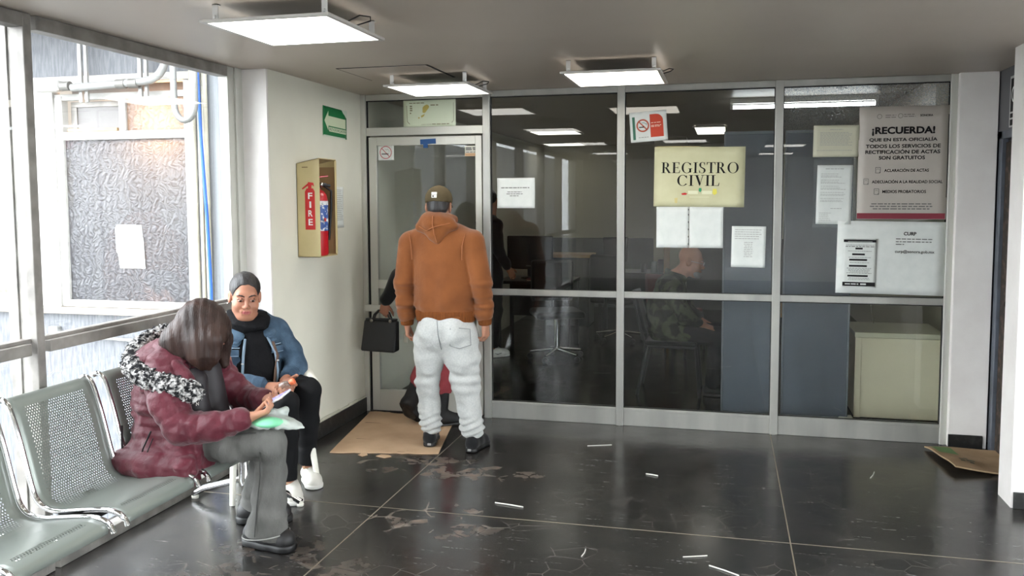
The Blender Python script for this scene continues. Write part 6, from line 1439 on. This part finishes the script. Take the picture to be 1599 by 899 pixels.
v = Vol(o-.2, o+.2, .006); v.ell(w(-.02, 0, .03), (.088, .105, .098), (r, f, u), .01); v.path([w(-.05, 0, 0), w(-.07, 0, -.10), w(-.07, 0, -.17)], [.08, .075, .05], .03); v.ell(w(.10, 0, -.03), (.07, .07, .10), (r, f, u), .01, cut=True); v.mesh('hair', hair_bl, ent)
v = Vol((-2.5, 5.45, .72), (-1.68, 5.92, 1.40), .006); fy = ((0, 1, 0), .68)
v.path([(-1.94, 5.66, .82), (-1.935, 5.66, 1.02), (-1.93, 5.66, 1.18)], [.16, .155, .155], .04, flat=fy); v.path([(-2.06, 5.66, 1.24), (-1.925, 5.65, 1.28), (-1.81, 5.66, 1.24)], [.062, .07, .062], .04)
v.path([(-2.06, 5.66, 1.25), (-2.23, 5.68, 1.06), (-2.345, 5.698, .885)], [.066, .056, .046], .02); v.path([(-1.81, 5.66, 1.24), (-1.79, 5.72, 1.02), (-1.83, 5.82, .955)], [.062, .054, .045], .02)
v.warp(folds(101, .004, 18)); v.mesh('black_sweater', black_cl, ent)
redt = pm('brick_red_trousers', S(150, 60, 66), .85, col2=S(132, 48, 54), nscale=9)
v = Vol((-2.3, 5.45, .10), (-1.70, 5.9, .86), .006)
v.cap((-1.94, 5.66, .82), (-1.94, 5.66, .72), .15, .15, .04, flat=((0, 1, 0), .75)); v.path([(-1.985, 5.66, .74), (-2.025, 5.68, .46), (-2.085, 5.67, .33)], [.085, .07, .074], .02); v.path([(-1.88, 5.66, .74), (-1.915, 5.67, .46), (-1.93, 5.68, .25)], [.095, .078, .072], .02)
v.plane((0, 0, .245), (0, 0, -1)); v.plane((-2.115, 5.67, .315), (-.1, 0, -1)) if False else None
v.warp(folds(103, .004, 26)); tr_ = v.mesh('striped_trousers', redt, ent)
for dx in (-.012, .016):
    MB().tube([(-1.885+dx, 5.575, .66), (-1.905+dx, 5.590, .52), (-1.922+dx, 5.596, .40), (-1.945+dx, 5.606, .27)], .006, 6, flat=.5).build('white_stripe', pm('white_stripe', S(206, 196, 192), .8, col2=S(160, 110, 112), nscale=90, thresh=(.5, .6)), tr_)
bl = pm('black_suede_boot', S(20, 19, 20), .7)
v = Vol((-2.34, 5.5, .0), (-1.76, 5.95, .36), .005)
v.path([(-2.085, 5.67, .31), (-2.155, 5.655, .17)], [.064, .056], .02); v.path([(-2.175, 5.645, .15), (-2.16, 5.69, .085), (-2.12, 5.74, .045)], [.052, .050, .040], .025)
v.plane((-2.175, 5.63, .12), (-.15, -.75, -.62)); bo = v.mesh('boot', bl, ent)
v = Vol((-2.34, 5.5, .0), (-1.96, 5.95, .3), .005); v.path([(-2.185, 5.632, .145), (-2.168, 5.672, .075), (-2.125, 5.728, .022)], [.045, .043, .034], .02, flat=((-.15, -.75, -.62), .35)); v.mesh('sole', black_rub, bo)
v = Vol((-2.05, 5.5, .0), (-1.72, 5.95, .36), .005); v.path([(-1.93, 5.68, .27), (-1.935, 5.68, .12)], [.06, .05], .02); v.path([(-1.955, 5.665, .055), (-1.90, 5.70, .055), (-1.845, 5.74, .045)], [.048, .048, .04], .025); v.plane((0, 0, .02), (0, 0, -1)); bo = v.mesh('boot', bl, ent)
v = Vol((-2.05, 5.5, -.02), (-1.72, 5.95, .1), .005); v.path([(-1.955, 5.665, .015), (-1.845, 5.74, .015)], [.05, .042], .02); v.plane((0, 0, .024), (0, 0, 1)); v.plane((0, 0, .007), (0, 0, -1)); v.mesh('sole', black_rub, bo)
t = thing('handbag', 'black structured handbag hanging from the hand at the door', 'handbag', (-2.395, 5.72, .51))
hb_m = pm('black_handbag', S(18, 18, 20), .5, bump=.1, bscale=90)
mb = MB(); X0, X1, X2, X3 = -2.535, -2.275, -2.515, -2.262
mb.add([(X0, 5.665, .515), (X1, 5.665, .508), (X1, 5.775, .508), (X0, 5.775, .515), (X2, 5.695, .738), (X3, 5.695, .732), (X3, 5.745, .732), (X2, 5.745, .738)], [(0, 3, 2, 1), (4, 5, 6, 7), (0, 1, 5, 4), (1, 2, 6, 5), (2, 3, 7, 6), (3, 0, 4, 7)])
o_ = mb.build('body', hb_m, t); bv = o_.modifiers.new('b', 'BEVEL'); bv.width = .014; bv.segments = 3
MB().box(-2.508, -2.27, 5.705, 5.735, .733, .748, .005).build('top_frame', hb_m, t)
for y in (5.70, 5.738):
    MB().tube([(-2.455, y, .735), (-2.44, y, .775), (-2.405, y, .808), (-2.365, y, .812), (-2.335, y, .785), (-2.315, y, .733)], .0062, 8).build('handle', hb_m, t)
for x in (-2.457, -2.313):
    MB().lathe([(.0, -.004), (.011, -.003), (.012, 0), (.011, .003), (0, .004)], (x, 5.692, .733), 14, axis='Y').build('ring_fitting', pm('dull_brass', S(150, 146, 136), .3, .8), t)

# ================================================================ older man seated in the office
old = thing('person', 'older bald person with glasses and camouflage jacket seated behind the glass', 'person', (-.35, 7.18, 0))
camo = pm('camouflage_cloth', S(78, 82, 66), .9, spec=.15, col2=S(40, 42, 34), nscale=11, thresh=(.46, .54), bump=.3, bscale=60)
f, r, u = axes((1, -.05, -.22)); o = V3(-.272, 7.18, 1.085); hr, hl_ = V3(-.175, 7.03, .585), V3(-.19, 7.31, .58)
v = Vol((-.75, 6.85, .03), (.12, 7.5, 1.26), .005)
w = head(v, o, f, r, u, 1.0); v.cap(w(-.025, 0, -.05), (-.41, 7.18, .92), .056, .062, .03)
v.path([(-.41, 7.18, .92), (-.47, 7.18, .72), (-.47, 7.18, .5)], [.08, .12, .12], .05)
v.path([(-.42, 7.18, .88), (-.41, 7.0, .87), (-.31, 6.965, .65), hr], [.05, .05, .04, .026], .03); v.path([(-.42, 7.18, .88), (-.41, 7.36, .87), (-.31, 7.39, .65), hl_], [.05, .05, .04, .026], .03)
v.path([(-.47, 7.09, .48), (-.05, 7.06, .49), (-.09, 7.06, .09)], [.07, .05, .035], .03); v.path([(-.47, 7.27, .48), (-.05, 7.30, .49), (-.05, 7.31, .09)], [.07, .05, .035], .03)
hand(v, hr, (.86, .1, -.30), (-.3, .1, -.9), (.1, 1, 0), (.25, .25, .28, .32), 1.0, .03); hand(v, hl_, (.86, -.1, -.30), (-.3, -.1, -.9), (.1, -1, 0), (.25, .25, .28, .32), 1.0, .03)
v.mesh('body', skin_b, old)
face_parts(w, f, r, u, old, 1.0, iris_m, pm('grey_brow', S(120, 112, 106), .8), pm('pale_lips', S(150, 100, 90), .5), eye_w)
v = Vol(o-.15, o+.16, .004); v.path([w(.02, .058, -.07), w(.068, .035, -.095), w(.083, 0, -.098), w(.068, -.035, -.095), w(.02, -.058, -.07)], [.014, .022, .024, .022, .014], .02); v.mesh('beard', pm('grey_beard', S(150, 146, 140), .95, bump=.6, bscale=150), old)
gm = MB()
for s_ in (-1, 1):
    gm.tube([w(.106, s_*.032+.019*math.cos(a), -.003+.015*math.sin(a)) for a in [2*PI*i/16 for i in range(16)]], .0016, 6, closed=True); gm.tube([w(.104, s_*.051, .002), w(.05, s_*.074, .004), w(-.012, s_*.080, .004)], .0016, 6)
gm.tube([w(.107, -.013, 0), w(.113, 0, .003), w(.107, .013, 0)], .0015, 6); gm.build('glasses', steel_br, old)
v = Vol((-.75, 6.85, .40), (.0, 7.5, 1.04), .006); fx = ((0, 1, 0), 1.25)
v.path([(-.47, 7.18, .52), (-.475, 7.18, .68), (-.44, 7.18, .84)], [.150, .150, .135], .04, flat=fx); v.path([(-.41, 7.01, .87), (-.42, 7.18, .91), (-.41, 7.35, .87)], [.078, .085, .078], .04)
v.path([(-.41, 7.0, .865), (-.315, 6.965, .66), (-.21, 7.01, .60)], [.075, .064, .048], .02); v.path([(-.41, 7.36, .865), (-.315, 7.39, .66), (-.22, 7.33, .60)], [.075, .064, .048], .02)
v.path([(-.46, 7.10, .50), (-.30, 7.08, .50)], [.11, .09], .04)
for i in range(12):
    g = lambda a: (-.395+.07*math.cos(a), 7.18+.075*math.sin(a), .965-.03*math.cos(a)); v.cap(g(2*PI*i/12), g(2*PI*(i+1)/12), .022, .022, .015)
v.warp(folds(111, .006, 18)); v.mesh('camouflage_jacket', camo, old)
v = Vol((-.65, 6.92, .04), (.1, 7.46, .62), .006); v.path([(-.47, 7.10, .50), (-.055, 7.06, .49)], [.095, .075], .02); v.path([(-.05, 7.06, .49), (-.085, 7.06, .09)], [.073, .062], .02); v.path([(-.47, 7.26, .50), (-.055, 7.30, .49)], [.095, .075], .02); v.path([(-.05, 7.30, .49), (-.05, 7.31, .09)], [.073, .062], .02)
v.plane((0, 0, .06), (0, 0, -1)); v.warp(folds(113, .004, 24)); v.mesh('dark_trousers', pm('dark_navy_trousers', S(26, 27, 32), .85), old)
for a, b in (((-.16, 7.06, 0), (.11, 7.03, 0)), ((-.12, 7.31, 0), (.15, 7.32, 0))): sneaker('shoe', a, b, black_cl, black_rub, old)

# ================================================================ person in black standing in the office
st = thing('person', 'person in black with white sneakers standing in the office behind the door post', 'person', (-2.31, 8.42, 0))
f, r, u = axes((.75, .66, -.1)); o = V3(-2.33, 8.4, 1.58); F5 = nrm((.75, .66, 0)); R5 = nrm(np.cross(F5, (0, 0, 1))); B5 = lambda a, b, z: V3(-2.33, 8.4, 0)+F5*a+R5*b+V3(0, 0, z)
v = Vol((-2.68, 8.05, .03), (-1.95, 8.8, 1.74), .007)
w = head(v, o, f, r, u, .96, True); v.cap(w(-.02, 0, -.06), B5(0, 0, 1.42), .05, .055, .03); v.path([B5(0, 0, 1.42), B5(0, 0, 1.2), B5(0, 0, .85)], [.07, .11, .11], .05)
for s_ in (-1, 1):
    wr = B5(.12, s_*.2, .90); v.path([B5(0, 0, 1.36), B5(0, s_*.17, 1.34), B5(.0, s_*.22, 1.08), wr], [.05, .045, .038, .025], .03); hand(v, wr, (.5*F5[0], .5*F5[1], -.8), -s_*R5, F5, (.4, .4, .4, .4), .95)
    v.path([B5(0, s_*.09, .82), B5(.02, s_*.09, .46), B5(-.02, s_*.1, .09)], [.08, .05, .035], .03)
v.mesh('body', skin_a, st)
v = Vol(o-.2, o+.2, .007); v.ell(w(-.02, 0, .03), (.086, .103, .096), (r, f, u), .01); v.ell(w(.10, 0, -.03), (.07, .07, .10), (r, f, u), .01, cut=True); v.path([w(-.06, 0, 0), w(-.08, 0, -.12)], [.07, .05], .03); v.mesh('hair', hair_bl, st)
v = Vol((-2.7, 8.0, .08), (-1.92, 8.8, 1.48), .007)
v.path([B5(0, 0, .86), B5(0, 0, 1.05), B5(0, 0, 1.25)], [.17, .165, .175], .04, flat=(F5, .68)); v.path([B5(0, -.16, 1.34), B5(0, 0, 1.38), B5(0, .16, 1.34)], [.066, .075, .066], .04)
for s_ in (-1, 1): v.path([B5(0, s_*.17, 1.33), B5(0, s_*.22, 1.08), B5(.10, s_*.205, .93)], [.066, .056, .046], .02); v.path([B5(0, s_*.085, .84), B5(.02, s_*.09, .46), B5(-.02, s_*.1, .12)], [.105, .075, .058], .02)
v.plane((0, 0, .10), (0, 0, -1)); v.warp(folds(121, .004, 16)); v.mesh('black_clothes', black_cl, st)
for s_ in (-1, 1):
    h_ = B5(-.09, s_*.1, 0); so, P, L = sneaker('shoe', h_, h_+F5*.27, pm('white_mesh_shoe', S(214, 212, 208), .6), pm('white_foam_sole', S(208, 206, 202), .7), st, .042)
    q = [(L*.30, -.040, .045), (L*.42, -.0405, .034), (L*.62, -.042, .046), (L*.75, -.040, .052)]
    MB().tube([P(*a) for a in q], [.003, .006, .004, .0015], 6).tube([P(a[0], -a[1], a[2]) for a in q], [.003, .006, .004, .0015], 6).build('side_mark', pm('dark_side_mark', S(60, 60, 62), .7), so)
